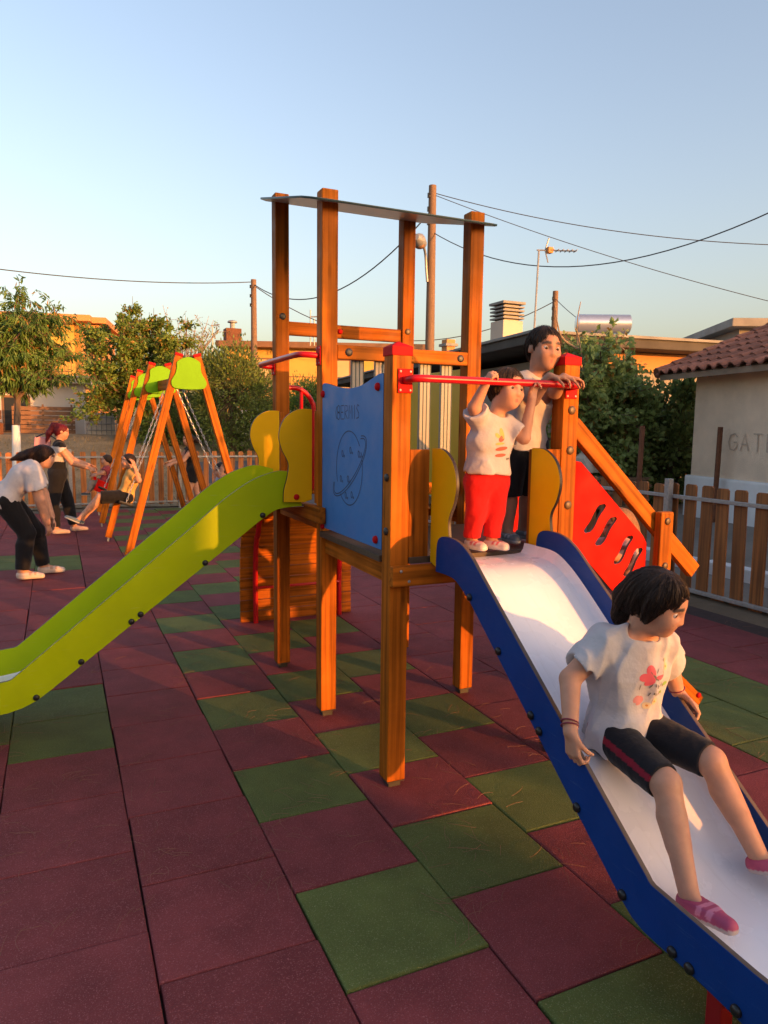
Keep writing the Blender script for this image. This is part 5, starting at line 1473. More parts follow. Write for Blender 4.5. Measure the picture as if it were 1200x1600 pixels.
def person(name, label, J, S, hh, h, hair, hair_col, garments, shoes, skin=SKIN, hands=None, face=True, hs=None, hh_h=None, group=None, waist=0.9, body_parts=None, limb=1.12, strands=0, strand_len=0.2):
    J = {k: np.asarray(v, float) for k, v in J.items() if not isinstance(v, str)}
    root = empty('person', tuple(J['ground'] if 'ground' in J else np.array([J['pelvis'][0], J['pelvis'][1], min(J['ankL'][2], J['ankR'][2]) - 0.06])), label, 'person', group)
    hs = hs or hh * 0.80
    fw = nrm_(J['face']); up = nrm_(J['up'] - fw * (J['up'] @ fw)); lat = np.cross(up, fw)      # lat: person's right
    Rh = np.stack([lat, fw, up])
    hc = J['head']
    def H(x, y, z): return hc + (lat * x + fw * y + up * z) * hh
    def he(c, r, k=0.02, col=None, op='u'): return ellp(H(*c), np.array(r) * hh, Rh, k * hh / 0.2, col, op)
    pr = []
    latS = J['shR'] - J['shL']; latH = J['hipR'] - J['hipL']
    chest = J['chest']; pel = J['pelvis']; nk = J['neck']
    torso = []
    for s in (-1, 1):
        torso.append(cap(pel + latH * 0.22 * s, chest + latS * 0.24 * s, 0.098 * S * waist, 0.098 * S, 0.05 * S))
        torso.append(cap(chest + latS * 0.24 * s, nk + latS * 0.22 * s - (nk - chest) * 0.25, 0.098 * S, 0.065 * S, 0.05 * S))
        torso.append(cap(pel + latH * 0.25 * s, J['hip' + 'LR'[s > 0]], 0.098 * S, 0.098 * S, 0.05 * S))
    torso.append(cap(J['shL'] * 0.94 + J['shR'] * 0.06, J['shR'] * 0.94 + J['shL'] * 0.06, 0.052 * S, 0.052 * S, 0.04 * S))
    pr += torso
    pr.append(cap(nk, H(0, -0.10, -0.22), 0.054 * S, 0.25 * hh, 0.03 * S))
    arm, leg = {}, {}
    for s in 'LR':
        arm[s] = [cap(J['sh' + s], J['el' + s], 0.051 * S * limb, 0.043 * S * limb, 0.03 * S), cap(J['el' + s], J['wr' + s], 0.044 * S * limb, 0.029 * S * limb, 0.012 * S)]
        kd = J['ank' + s] - J['kn' + s]; bk = J['kn' + s] + kd * 0.32
        th = J['hip' + s] - J['kn' + s]; fwd_l = nrm_(np.cross(np.cross(kd, th), kd)) if np.linalg.norm(np.cross(kd, th)) > 1e-3 else -fw
        leg[s] = [cap(J['hip' + s], J['kn' + s], 0.086 * S * (1 + (limb - 1) * .7), 0.057 * S * limb, 0.04 * S), cap(J['kn' + s], J['ank' + s], 0.055 * S * limb, 0.036 * S * limb, 0.02 * S),
                  cap(bk + fwd_l * 0.014 * S, J['kn' + s] + kd * 0.55 + fwd_l * 0.008 * S, 0.050 * S * limb, 0.038 * S * limb, 0.03 * S)]
        pr += arm[s] + leg[s]
        pr.append(cap(J['ank' + s], J['toe' + s] * 0.45 + J['ank' + s] * 0.55, 0.030 * S, 0.022 * S, 0.02 * S))
        if hands and s in hands: pr += hand_prims(J['wr' + s], *hands[s][0:3], hs, *hands[s][3:])
        else: pr += hand_prims(J['wr' + s], J['wr' + s] - J['el' + s], -fw if False else nrm_(pel - J['wr' + s]), fw, hs, (0.35, 0.4, 0.3))
    # head
    pr += [he((0, -0.06, 0.12), (0.36, 0.45, 0.38)), he((0, 0.08, -0.12), (0.285, 0.33, 0.36), 0.03), he((0, 0.15, -0.33), (0.20, 0.20, 0.15), 0.04), he((0, 0.29, -0.405), (0.085, 0.07, 0.07), 0.02)]
    if face:
        pr += [he((s * 0.155, 0.26, -0.14), (0.115, 0.12, 0.12), 0.03) for s in (-1, 1)]
        pr += [cap(H(0, 0.375, 0.02), H(0, 0.435, -0.125), 0.022 * hh, 0.040 * hh, 0.014), he((0.04, 0.405, -0.138), (0.034, 0.036, 0.028), 0.008), he((-0.04, 0.405, -0.138), (0.034, 0.036, 0.028), 0.008)]
        pr += [he((s * 0.365, -0.03, -0.03), (0.035, 0.085, 0.125), 0.008) for s in (-1, 1)]
        pr += [cap(H(-0.115, 0.325, -0.245), H(0, 0.385, -0.265), 0.010 * hh, 0.019 * hh, 0.004, LIP), cap(H(0.115, 0.325, -0.245), H(0, 0.385, -0.265), 0.010 * hh, 0.019 * hh, 0.004, LIP),
               cap(H(-0.075, 0.345, -0.280), H(0, 0.372, -0.298), 0.014 * hh, 0.022 * hh, 0.005, LIP), cap(H(0.075, 0.345, -0.280), H(0, 0.372, -0.298), 0.014 * hh, 0.022 * hh, 0.005, LIP)]
        bc = tuple(0.5 * c + 0.035 for c in hair_col)
        for s in (-1, 1):
            pr += [cap(H(s * 0.235, 0.300, 0.105), H(s * 0.16, 0.362, 0.140), 0.003 * hh, 0.006 * hh, 0.005, bc), cap(H(s * 0.16, 0.362, 0.140), H(s * 0.085, 0.390, 0.128), 0.006 * hh, 0.006 * hh, 0.005, bc)]
        pr += [he((s * 0.152, 0.40, 0.010), (0.072, 0.085, 0.036), 0.016, None, 's') for s in (-1, 1)]
    if body_parts: pr += body_parts
    body = sdf_mesh('body', pr, h, M['skin'], root, skin)
    if face:
        for s in (-1, 1):
            ec = H(s * 0.15, 0.300, 0.008); er = 0.066 * hh
            bm = bmesh.new(); bmesh.ops.create_icosphere(bm, subdivisions=4, radius=er)
            me = bpy.data.meshes.new('eye'); bm.to_mesh(me); bm.free()
            ca = me.color_attributes.new('Col', 'FLOAT_COLOR', 'POINT'); cols = []
            gd = nrm_(fw + up * -0.1)
            for v in me.vertices:
                c = np.array(v.co) / er @ gd
                cols += [0.01, 0.008, 0.008, 1] if c > 0.93 else ([0.055, 0.028, 0.016, 1] if c > 0.78 else [0.60, 0.55, 0.53, 1])
            ca.data.foreach_set('color', cols); me.materials.append(M['eye']); smooth(me, 180)
            put('eye', me, root, Matrix.Translation(Vector(ec.tolist())))
    # hair
    if hair:
        hp = [he((0, -0.08, 0.13), (0.392, 0.470, 0.405)), he((0, -0.24, -0.05), (0.34, 0.28, 0.36), 0.03)]
        for (a, b, ra, rb) in hair:
            hp.append(cap(H(*a), H(*b), ra * hh, rb * hh, 0.03))
        hp.append(he((0, 0.52, -0.16), (0.335, 0.50, 0.50), 0.012, None, 's'))
        def hn_(P, hc=hc, lat=lat, fw=fw, up=up, hh=hh):
            q = (P - hc) / hh; x, y, z = q @ lat, q @ fw + 0.08, q @ up
            an = np.arctan2(x, -y)
            return hh * (0.007 * np.sin(an * 13 + 1.5 * np.sin(z * 4)) + 0.005 * np.sin(an * 29 + 2 * np.sin(z * 3 + an * 2)))
        sdf_mesh('hair', hp, max(h, hh * 0.03), M['hair'], root, hair_col, hn_)
        if strands: hair_strands(root, hp, hn_, hc, lat, fw, up, hh, hair_col, strands, strand_len)
    for gname, gp, gcol, gnoise, gcf in garments(dict(J=J, torso=torso, arm=arm, leg=leg, S=S, H=H, fw=fw, lat=lat, up=up, pel=pel, chest=chest, nk=nk, latS=latS, latH=latH)):
        sdf_mesh(gname, gp, h, M['cloth'], root, gcol, gnoise, gcf)
    for s in 'LR':
        if shoes: shoe(root, J['ank' + s], J['toe' + s], S, h, shoes, J.get('sole' + s, np.array([0, 0, 1.0])))
    return root, pr

def shoe(root, ank, toe, S, h, spec, n):
    n = nrm_(n); f = toe - ank; f = nrm_(f - n * (f @ n)); l = np.cross(n, f)
    base = ank - n * spec.get('ah', 0.075) * S
    L = spec.get('len', 0.245) * S
    heel = base - f * 0.055 * S; tip = heel + f * L
    w = 0.040 * S * spec.get('w', 1.0)
    pr = [cap(heel + f * .035 * S + n * .035 * S, heel + f * L * 0.5 + n * 0.036 * S, w * 0.92, w * 1.05, 0.02 * S), cap(heel + f * L * 0.5 + n * 0.032 * S, tip - f * .04 * S + n * 0.026 * S, w * 1.05, w * 0.82, 0.02 * S),
          cap(ank - n * 0.02 * S, ank - n * 0.045 * S + f * .02 * S, 0.045 * S, 0.05 * S, 0.03 * S), cap(ank - n * 0.03 * S + f * .03 * S, heel + f * L * .6 + n * .045 * S, 0.042 * S, 0.034 * S, 0.025 * S)]
    pr.append(plane(base + n * 0.004 * S, -n, 'i'))
    pr.append(plane(ank - n * 0.006 * S, n, 'i'))
    sole, sole_h = np.array(spec['sole']), spec.get('sh', 0.022) * S
    def cf(V, C):
        z = (V - base) @ n; x = (V - heel) @ f / L
        C = np.where((z < sole_h)[:, None], sole, C)
        if 'acc' in spec:
            band = (np.abs(x - 0.50) < 0.045) | (np.abs(x - 0.66) < 0.04)
            C = np.where((band & (z > sole_h * 1.4))[:, None], np.array(spec['acc']), C)
        return C
    sdf_mesh('shoe', pr, min(h, 0.007), M['shoe'], root, spec['col'], None, cf)

def off(prims, d, k=None):
    out = []
    for q in prims:
        q = dict(q)
        if q['t'] == 'c': q['ra'] = q['ra'] + d; q['rb'] = q['rb'] + d
        elif q['t'] == 'e': q['r'] = q['r'] + d
        if k: q['k'] = k
        q['col'] = None
        out.append(q)
    return out

def part_of(q, f, d, flare=0.0):
    """first fraction f of a limb capsule, thickened"""
    b = q['a'] + (q['b'] - q['a']) * f
    return cap(q['a'], b, q['ra'] + d, q['ra'] + (q['rb'] - q['ra']) * f + d + flare, q['k'])

SHIRTS = {}
def tshirt(c, col, sleeve=0.55, hem=0.10, loose=0.016, amp=0.004, freq=45, seed=3, cf=None, flare=0.012):
    S = c['S']; d = loose
    sp = off(c['torso'], d)
    pr = sp
    ax_ = nrm_(c['chest'] - c['pel'])
    for s in 'LR':
        a = c['arm'][s][0]
        pr.append(part_of(a, sleeve, d + 0.002, flare))
    hemp = c['pel'] - ax_ * hem * S
    for s in (-1, 1):
        pr.append(cap(c['pel'] + c['latH'] * 0.25 * s, hemp + c['latH'] * 0.27 * s, 0.098 * S + d + 0.008, 0.104 * S + d + 0.012, 0.04))
    pr.append(plane(hemp, -ax_, 'i', 0.003))
    for s in 'LR':
        a = c['arm'][s][0]; dr = nrm_(a['b'] - a['a']); e = a['a'] + (a['b'] - a['a']) * sleeve
        # cut the sleeve end flat: subtract a disc-like ellipsoid beyond the end
        r = (a['ra'] + d + flare) * 1.02
        R = np.stack([dr, nrm_(np.cross(dr, [0.3, 0.5, 0.8])), nrm_(np.cross(dr, np.cross(dr, [0.3, 0.5, 0.8])))])
        pr.append(dict(t='e', c=e + dr * r * 0.55, r=np.array([r * 0.55, r * 1.12, r * 1.12]), R=R, k=0.003, col=None, op='s'))
    pr.append(dict(t='e', c=c['nk'] + nrm_(c['nk'] - c['chest']) * 0.045 * S + c['fw'] * 0.02 * S, r=np.array([0.085, 0.085, 0.055]) * S, R=np.stack([c['lat'], c['fw'], c['up']]), k=0.004, col=None, op='s'))
    w_ = wrinkle(amp, freq, seed); SHIRTS[seed] = (pr, w_)
    return ('shirt', pr, col, w_, cf)

def trousers(c, col, upto=1.0, below=1.0, loose=0.010, amp=0.003, freq=45, seed=4, cf=None, name='trousers', waist=0.02):
    """upto: fraction of the thigh, below: fraction of the shank (0 = shorts)"""
    S = c['S']; pr = []
    ax_ = nrm_(c['chest'] - c['pel'])
    for s in (-1, 1):
        pr.append(cap(c['pel'] + c['latH'] * 0.22 * s + ax_ * 0.05 * S, c['pel'] + c['latH'] * 0.25 * s, 0.090 * S + loose, 0.098 * S + loose, 0.05 * S))
        pr.append(cap(c['pel'] + c['latH'] * 0.25 * s, c['J']['hip' + 'LR'[s > 0]], 0.098 * S + loose, 0.098 * S + loose, 0.05 * S))
    for s in 'LR':
        th, sk, cf2 = c['leg'][s]
        pr.append(part_of(th, upto, loose, 0.004))
        if below > 0: pr.append(part_of(sk, below, loose, 0.008)); pr += [dict(cf2, ra=cf2['ra'] + loose, rb=cf2['rb'] + loose)] if below > 0.6 else []
        a, b = (sk['a'], sk['b']) if below > 0 else (th['a'], th['b']); fr = below if below > 0 else upto
        dr = nrm_(b - a); e = a + (b - a) * fr; r = 0.075 * S + loose + 0.03
        R = np.stack([dr, nrm_(np.cross(dr, [0.3, 0.5, 0.8])), nrm_(np.cross(dr, np.cross(dr, [0.3, 0.5, 0.8])))])
        pr.append(dict(t='e', c=e + dr * r * 0.5, r=np.array([r * 0.5, r * 1.25, r * 1.25]), R=R, k=0.003, col=None, op='s'))
    pr.append(plane(c['pel'] + ax_ * (0.05 + waist) * S, ax_, 'i', 0.003))
    return (name, pr, col, wrinkle(amp, freq, seed), cf)

BLACK = (0.010, 0.010, 0.012); WHITE = (0.62, 0.60, 0.62)
# ---- girl coming down the blue slide
Jg = dict(ground=(1.08, -0.2, 0.3), pelvis=(1.075, 0.065, 0.622), chest=(1.073, 0.05, 0.845), neck=(1.070, 0.015, 0.965), head=(1.103, -0.045, 1.092), face=(0.42, -0.80, -0.40), up=(0.05, -0.40, 1),
          shL=(1.178, 0.015, 0.925), shR=(0.965, 0.055, 0.935), elL=(1.300, 0.080, 0.800), elR=(0.838, 0.070, 0.822), wrL=(1.338, 0.070, 0.705), wrR=(0.768, -0.028, 0.688),
          hipL=(1.140, 0.045, 0.612), hipR=(1.010, 0.050, 0.605), knL=(1.195, -0.215, 0.590), knR=(0.985, -0.230, 0.562), ankL=(1.245, -0.372, 0.338), ankR=(0.938, -0.385, 0.300),
          toeL=(1.30, -0.50, 0.26), toeR=(0.93, -0.54, 0.255), soleL=(0, 0.35, 0.95), soleR=(0, 0.22, 0.97))
def girl_clothes(c):
    J = c['J']
    def stripe(V, C):
        a, b = J['hipR'], J['knR']; d = nrm_(b - a)
        out_ = nrm_(np.array([-1.0, -0.15, 0.25])); out_ = nrm_(out_ - d * (out_ @ d)); oth = np.cross(d, out_)
        q = V - a; x = q @ out_; y = q @ oth
        m = (x > 0.02) & (np.abs(y) < 0.011) & (V[:, 0] < 1.06)
        return np.where(m[:, None], np.array([0.25, 0.012, 0.03]), C)
    return [tshirt(c, (0.47, 0.46, 0.48), 0.62, 0.085, 0.017, 0.0115, 38, 8), trousers(c, (0.012, 0.012, 0.016), 0.93, 0.0, 0.008, 0.002, 40, 4, stripe, 'leggings', 0.03)]
hair_g = [((0, -0.38, 0.05), (0.02, -0.50, -0.25), 0.22, 0.18), ((0.02, -0.50, -0.25), (0.06, -0.46, -0.62), 0.18, 0.11), ((0.06, -0.46, -0.62), (0.10, -0.42, -0.85), 0.11, 0.03),
          ((0.22, -0.36, -0.1), (0.50, -0.52, -0.66), 0.18, 0.05), ((0.05, -0.42, -0.1), (0.28, -0.55, -0.80), 0.17, 0.05), ((0.33, 0.0, 0.15), (0.36, -0.05, -0.25), 0.10, 0.06), ((-0.33, 0.02, 0.15), (-0.36, 0.0, -0.25), 0.11, 0.05)]
girl, gpr = person('girl', 'girl in white T-shirt and black leggings sitting on the blue slide', Jg, 0.70, 0.208, 0.0046, hair_g, (0.030, 0.018, 0.013), girl_clothes,
       dict(col=(0.46, 0.065, 0.14), sole=(0.50, 0.40, 0.36), acc=(0.70, 0.22, 0.32), len=0.30, w=1.1, sh=0.026),
       hands=dict(R=((0.0, -0.25, -0.96), (1, 0, 0.0), (0.2, -0.95, 0.2), (0.45, 1.25, 1.0), 0.05, 0.05, 1.3), L=((0.55, -0.45, -0.65), (-0.65, 0.0, -0.55), (-0.75, -0.55, -0.4), (0.55, 0.8, 0.5), 0.06, 0.9, 0.3)), hs=0.150, limb=1.18, strands=1500, strand_len=0.26)
# bracelets
def bracelet(label_root, c, ax_, r, material, nm='bracelet'):
    ax_ = Vector(ax_).normalized(); a = ax_.cross(Vector((0.3, 1, 0.2))).normalized(); b = ax_.cross(a)
    pts = [Vector(c) + (a * math.cos(t) + b * math.sin(t)) * r for t in np.linspace(0, 2 * math.pi, 19)]
    MB().tube(pts, 0.0028, 6, cap=False).build(nm, material, label_root, sm=True)
M['brace'] = flat('woven_bracelet', (0.20, 0.03, 0.05))
bracelet(girl, (0.772, -0.018, 0.703), (-0.40, -0.56, -0.75), 0.0275, M['brace'])
bracelet(girl, (0.776, -0.012, 0.712), (-0.5, -0.5, -0.75), 0.0275, M['brace'])
bracelet(girl, (1.335, 0.072, 0.715), (0.3, -0.1, -0.9), 0.0275, M['brace'])
# printed motif on the shirt: project small shapes onto the chest
def decal(root, nm, shapes, O, A, B, prims, material):
    """shapes: 2D polygons; each is dropped along -N onto the cloth surface"""
    O, A, B = np.array(O, float), nrm_(A), nrm_(B); N = np.cross(A, B); N = nrm_(N)
    V, F = [], []
    for sh in shapes:
        cx = np.mean(sh, 0); ring = [np.array(q) for q in sh]; n = len(ring)
        pts = [cx] + [cx + (q - cx) * 0.5 for q in ring] + ring
        P = np.array([O + A * q[0] + B * q[1] + N * 0.16 for q in pts])
        for _ in range(40):
            d = prims(P); P = P - N * np.clip(d - 0.0012, -0.02, 0.02)[:, None]
        o = len(V); V += P.tolist()
        for i in range(n):
            j = (i + 1) % n
            F += [(o, o + 1 + i, o + 1 + j), (o + 1 + i, o + 1 + n + i, o + 1 + n + j, o + 1 + j)]
    me = bpy.data.meshes.new(nm); me.from_pydata(V, [], F); me.materials.append(material); smooth(me, 60)
    return put(nm, me, root)
def blob(cx, cy, rx, ry, rot=0, n=14):
    r = math.radians(rot)
    return [(cx + rx * math.cos(t) * math.cos(r) - ry * math.sin(t) * math.sin(r), cy + rx * math.cos(t) * math.sin(r) + ry * math.sin(t) * math.cos(r)) for t in np.linspace(0, 2 * math.pi, n, endpoint=False)]
gs = lambda P: sdf(*SHIRTS[8][:1], P, SHIRTS[8][1])
dA, dB = (0.98, 0.19, 0.0), (0.0, 0.0, 1.0)
dO = (1.085, 0.03, 0.80)
M['p_org0'] = flat('amber_print', (0.55, 0.25, 0.05)); M['p_pink'] = flat('pink_print', (0.62, 0.10, 0.14)); M['p_rose'] = flat('rose_print', (0.55, 0.22, 0.22)); M['p_dark'] = flat('grey_print', (0.13, 0.12, 0.10)); M['p_yel'] = flat('cream_print', (0.62, 0.50, 0.30)); M['p_grn'] = flat('green_print', (0.25, 0.42, 0.10))
decal(girl, 'butterfly_print', [blob(-0.012, 0.052, 0.024, 0.015, 110), blob(-0.030, 0.030, 0.022, 0.015, 170), blob(-0.012, 0.015, 0.018, 0.013, 60), blob(0.022, 0.030, 0.020, 0.008, 10)], dO, dA, dB, gs, M['p_pink'])
decal(girl, 'butterfly_print', [blob(-0.045, -0.048, 0.017, 0.012, 20), blob(-0.026, -0.052, 0.014, 0.012, 120), blob(-0.034, -0.064, 0.012, 0.008, 0)], dO, dA, dB, gs, M['p_rose'])
decal(girl, 'daisy_print', [blob(0.050, 0.062, 0.012, 0.013), blob(-0.004, -0.075, 0.013, 0.012), blob(0.022, -0.062, 0.012, 0.013), blob(0.046, 0.085, 0.007, 0.008)], dO, dA, dB, gs, M['p_yel'])
decal(girl, 'butterfly_body', [blob(0.001, 0.033, 0.0028, 0.020, 40, 10), blob(0.012, 0.052, 0.0012, 0.010, -25, 8)], dO, dA, dB, gs, M['p_dark'])
decal(girl, 'daisy_centre', [blob(0.050, 0.062, 0.004, 0.004, 0, 8), blob(-0.004, -0.075, 0.004, 0.004, 0, 8), blob(0.022, -0.062, 0.004, 0.004, 0, 8)], tuple(np.array(dO) + np.array([0, 0, 0.0003])), dA, dB, lambda P: gs(P) - 0.0008, M['p_org0'])
decal(girl, 'leaf_print', [blob(0.056, 0.0, 0.010, 0.007, 40), blob(0.044, -0.03, 0.006, 0.005, 40)], dO, dA, dB, gs, M['p_grn'])
sq = [blob(-0.004 + i * 0.0105, -0.002 + 0.004 * math.sin(i * 2.1), 0.0016, 0.010 - 0.003 * (i % 2), -15 + 20 * (i % 3), 8) for i in range(6)] + \
     [blob(0.000 + i * 0.0095, -0.034 + 0.003 * math.sin(i * 1.7), 0.0015, 0.008 - 0.003 * (i % 2), -15 + 20 * (i % 3), 8) for i in range(6)] + \
     [blob(-0.038, -0.005, 0.0018, 0.012, 0, 8), blob(-0.004, 0.036, 0.0016, 0.022, 35, 8), blob(0.035, 0.045, 0.0014, 0.009, 30, 8)]
tag(decal(girl, 'sketch_print', sq, dO, dA, dB, gs, M['p_dark']), kind='stuff')

# ---- toddler on the platform
Jt = dict(ground=(1.11, 1.03, DZ), pelvis=(1.118, 1.065, 1.425), chest=(1.122, 1.055, 1.60), neck=(1.14, 1.045, 1.715), head=(1.185, 1.02, 1.845), face=(0.15, -0.97, -0.05), up=(0.12, 0, 1),
          shL=(1.205, 1.04, 1.675), shR=(1.055, 1.045, 1.690), elL=(1.262, 0.985, 1.620), elR=(1.010, 1.02, 1.755), wrL=(1.290, 0.972, 1.800), wrR=(1.035, 0.975, 1.852),
          hipL=(1.165, 1.065, 1.41), hipR=(1.070, 1.065, 1.41), knL=(1.160, 1.050, 1.275), knR=(1.060, 1.06, 1.275), ankL=(1.145, 1.055, 1.140), ankR=(1.055, 1.085, 1.140),
          toeL=(1.175, 0.95, 1.10), toeR=(1.065, 0.98, 1.10))
def tod_clothes(c):
    return [tshirt(c, (0.46, 0.42, 0.42), 0.66, -0.05, 0.012, 0.0055, 44, 12), trousers(c, (0.50, 0.010, 0.010), 1.0, 0.90, 0.007, 0.003, 52, 14, waist=0.09)]
hair_s = [((0.30, 0.0, 0.2), (0.33, -0.02, -0.05), 0.12, 0.08), ((-0.30, 0.0, 0.2), (-0.33, -0.02, -0.05), 0.12, 0.08)]
tod, _ = person('toddler', 'toddler in white T-shirt and red trousers holding the red bar', Jt, 0.60, 0.185, 0.006, hair_s, (0.06, 0.035, 0.02), tod_clothes,
       dict(col=(0.62, 0.52, 0.46), sole=(0.66, 0.60, 0.54), acc=(0.55, 0.10, 0.12), len=0.235, w=1.25, sh=0.03),
       hands=dict(R=((0.25, -0.25, 0.6), (0.1, 0.35, -0.8), (0.9, 0, 0.1), (0.9, 1.0, 0.7), 0.05, 0.5, 0.9), L=((0.1, -0.1, 1.0), (0.1, -0.9, -0.2), (-0.9, 0, 0), (0.7, 1.1, 0.8), 0.05, 0.2, 1.2)), hs=0.115, limb=1.15, strands=900, strand_len=0.10)
ts = lambda P: sdf(SHIRTS[12][0], P, SHIRTS[12][1])
M['p_red'] = flat('red_print', (0.60, 0.08, 0.05)); M['p_org'] = flat('orange_print', (0.66, 0.36, 0.10))
decal(tod, 'shirt_print', [blob(0.02, -0.015, 0.030, 0.009, 10), blob(0.018, -0.045, 0.028, 0.008, 5), blob(0.02, 0.03, 0.018, 0.012, 40)], (1.115, 1.0, 1.585), (1, 0.05, 0), (0, 0, 1), ts, M['p_red'])
decal(tod, 'shirt_print', [blob(0.025, 0.055, 0.012, 0.026, 10), blob(0.0, 0.045, 0.016, 0.010, -30), blob(0.01, 0.008, 0.024, 0.006, 5)], (1.115, 1.0, 1.585), (1, 0.05, 0), (0, 0, 1), ts, M['p_org'])
decal(tod, 'shirt_print', [blob(0.055, -0.062, 0.006, 0.006), blob(0.068, -0.060, 0.008, 0.005)], (1.115, 1.0, 1.585), (1, 0.05, 0), (0, 0, 1), ts, M['p_dark'])

# ---- older child behind, leaning on the bar
Jk = dict(ground=(1.40, 1.22, DZ), pelvis=(1.435, 1.235, 1.600), chest=(1.452, 1.205, 1.80), neck=(1.462, 1.185, 1.925), head=(1.485, 1.155, 2.055), face=(-0.10, -0.98, -0.10), up=(0.05, -0.1, 1),
          shL=(1.550, 1.195, 1.880), shR=(1.365, 1.195, 1.885), elL=(1.500, 1.075, 1.840), elR=(1.355, 1.06, 1.800), wrL=(1.475, 0.985, 1.905), wrR=(1.39, 0.98, 1.905),
          hipL=(1.49, 1.235, 1.58), hipR=(1.38, 1.235, 1.58), knL=(1.475, 1.225, 1.36), knR=(1.345, 1.205, 1.36), ankL=(1.47, 1.26, 1.145), ankR=(1.345, 1.215, 1.145),
          toeL=(1.50, 1.13, 1.10), toeR=(1.325, 1.09, 1.10))
def kid_clothes(c):
    return [tshirt(c, (0.46, 0.41, 0.39), 0.5, 0.06, 0.014, 0.004, 45, 22), trousers(c, BLACK, 1.0, 0.12, 0.016, 0.003, 45, 24, None, 'shorts')]
person('boy', 'child in white T-shirt and black shorts behind the toddler on the platform', Jk, 0.66, 0.204, 0.0065, [((0, -0.1, 0.25), (0, -0.25, 0.25), 0.22, 0.2)], (0.03, 0.02, 0.015), kid_clothes,
       dict(col=(0.10, 0.12, 0.14), sole=(0.35, 0.36, 0.38), acc=(0.30, 0.32, 0.36), len=0.25, w=1.15, sh=0.03),
       hands=dict(L=((0.75, -0.25, -0.05), (0, 0.1, -1), (-0.3, -0.9, 0), (0.5, 0.7, 0.5), 0.05, 0.5, 0.9), R=((0.6, -0.3, -0.05), (0, 0.1, -1), (-0.9, 0, 0), (0.5, 0.7, 0.5), 0.05, 0.5, 0.9)), hs=0.135, skin=(0.40, 0.21, 0.14), limb=1.15, strands=900, strand_len=0.07)
# ---- child climbing the stairs behind the red panel
Js = dict(ground=(2.45, 1.5, 0.3), pelvis=(2.44, 1.50, 0.72), chest=(2.36, 1.50, 0.90), neck=(2.33, 1.50, 1.00), head=(2.31, 1.49, 1.10), face=(-0.95, 0.1, -0.25), up=(-0.25, 0, 1),
          shL=(2.34, 1.41, 0.96), shR=(2.34, 1.59, 0.96), elL=(2.20, 1.34, 0.93), elR=(2.20, 1.66, 0.93), wrL=(2.06, 1.32, 0.98), wrR=(2.06, 1.68, 0.98),
          hipL=(2.45, 1.45, 0.70), hipR=(2.45, 1.55, 0.70), knL=(2.33, 1.43, 0.60), knR=(2.40, 1.56, 0.48), ankL=(2.42, 1.44, 0.42), ankR=(2.52, 1.57, 0.29), toeL=(2.33, 1.44, 0.38), toeR=(2.43, 1.57, 0.25))
def st_clothes(c):
    return [tshirt(c, (0.55, 0.32, 0.30), 0.5, 0.08, 0.014, 0.003, 45, 32), trousers(c, (0.04, 0.05, 0.09), 1.0, 0.85, 0.01, 0.003, 45, 34)]
person('child', 'fair haired child climbing the stairs behind the red slotted panel', Js, 0.62, 0.19, 0.009, hair_g, (0.26, 0.13, 0.06), st_clothes, dict(col=(0.3, 0.3, 0.32), sole=(0.5, 0.5, 0.5), len=0.25, w=1.1))

# ---- woman bending forward at the left
Jw = dict(ground=(-1.0, 6.7, 0), pelvis=(-1.24, 6.70, 0.88), chest=(-1.04, 6.69, 1.10), neck=(-0.94, 6.68, 1.215), head=(-0.835, 6.67, 1.305), face=(0.93, -0.12, -0.30), up=(0.35, 0, 0.9),
          shL=(-0.965, 6.86, 1.14), shR=(-0.965, 6.50, 1.14), elL=(-0.87, 6.88, 0.88), elR=(-0.895, 6.48, 0.86), wrL=(-0.80, 6.82, 0.64), wrR=(-0.84, 6.52, 0.61),
          hipL=(-1.23, 6.79, 0.85), hipR=(-1.23, 6.61, 0.85), knL=(-0.96, 6.82, 0.50), knR=(-1.04, 6.62, 0.50), ankL=(-0.90, 6.86, 0.09), ankR=(-1.10, 6.60, 0.09), toeL=(-0.70, 6.84, 0.04), toeR=(-0.90, 6.57, 0.04))
def w1_clothes(c):
    return [tshirt(c, (0.55, 0.52, 0.54), 0.55, 0.09, 0.028, 0.006, 30, 42), trousers(c, BLACK, 1.0, 0.93, 0.016, 0.004, 30, 44)]
hair_w = [((0, -0.35, 0.1), (-0.05, -0.62, -0.1), 0.26, 0.24), ((-0.05, -0.62, -0.1), (-0.1, -0.95, -0.30), 0.24, 0.18), ((-0.1, -0.95, -0.30), (-0.1, -1.3, -0.55), 0.18, 0.07),
          ((0.30, 0, 0), (0.28, -0.35, -0.55), 0.16, 0.13), ((0.28, -0.35, -0.55), (0.25, -0.55, -1.1), 0.13, 0.05), ((-0.30, 0, 0), (-0.28, -0.35, -0.5), 0.16, 0.1)]
person('woman', 'woman in white T-shirt and black trousers bending forward at the left', Jw, 1.06, 0.225, 0.0095, hair_w, (0.022, 0.012, 0.010), w1_clothes,
       dict(col=(0.60, 0.47, 0.38), sole=(0.66, 0.56, 0.46), acc=(0.42, 0.26, 0.18), len=0.27, sh=0.03), limb=1.22, strands=700, strand_len=0.4)
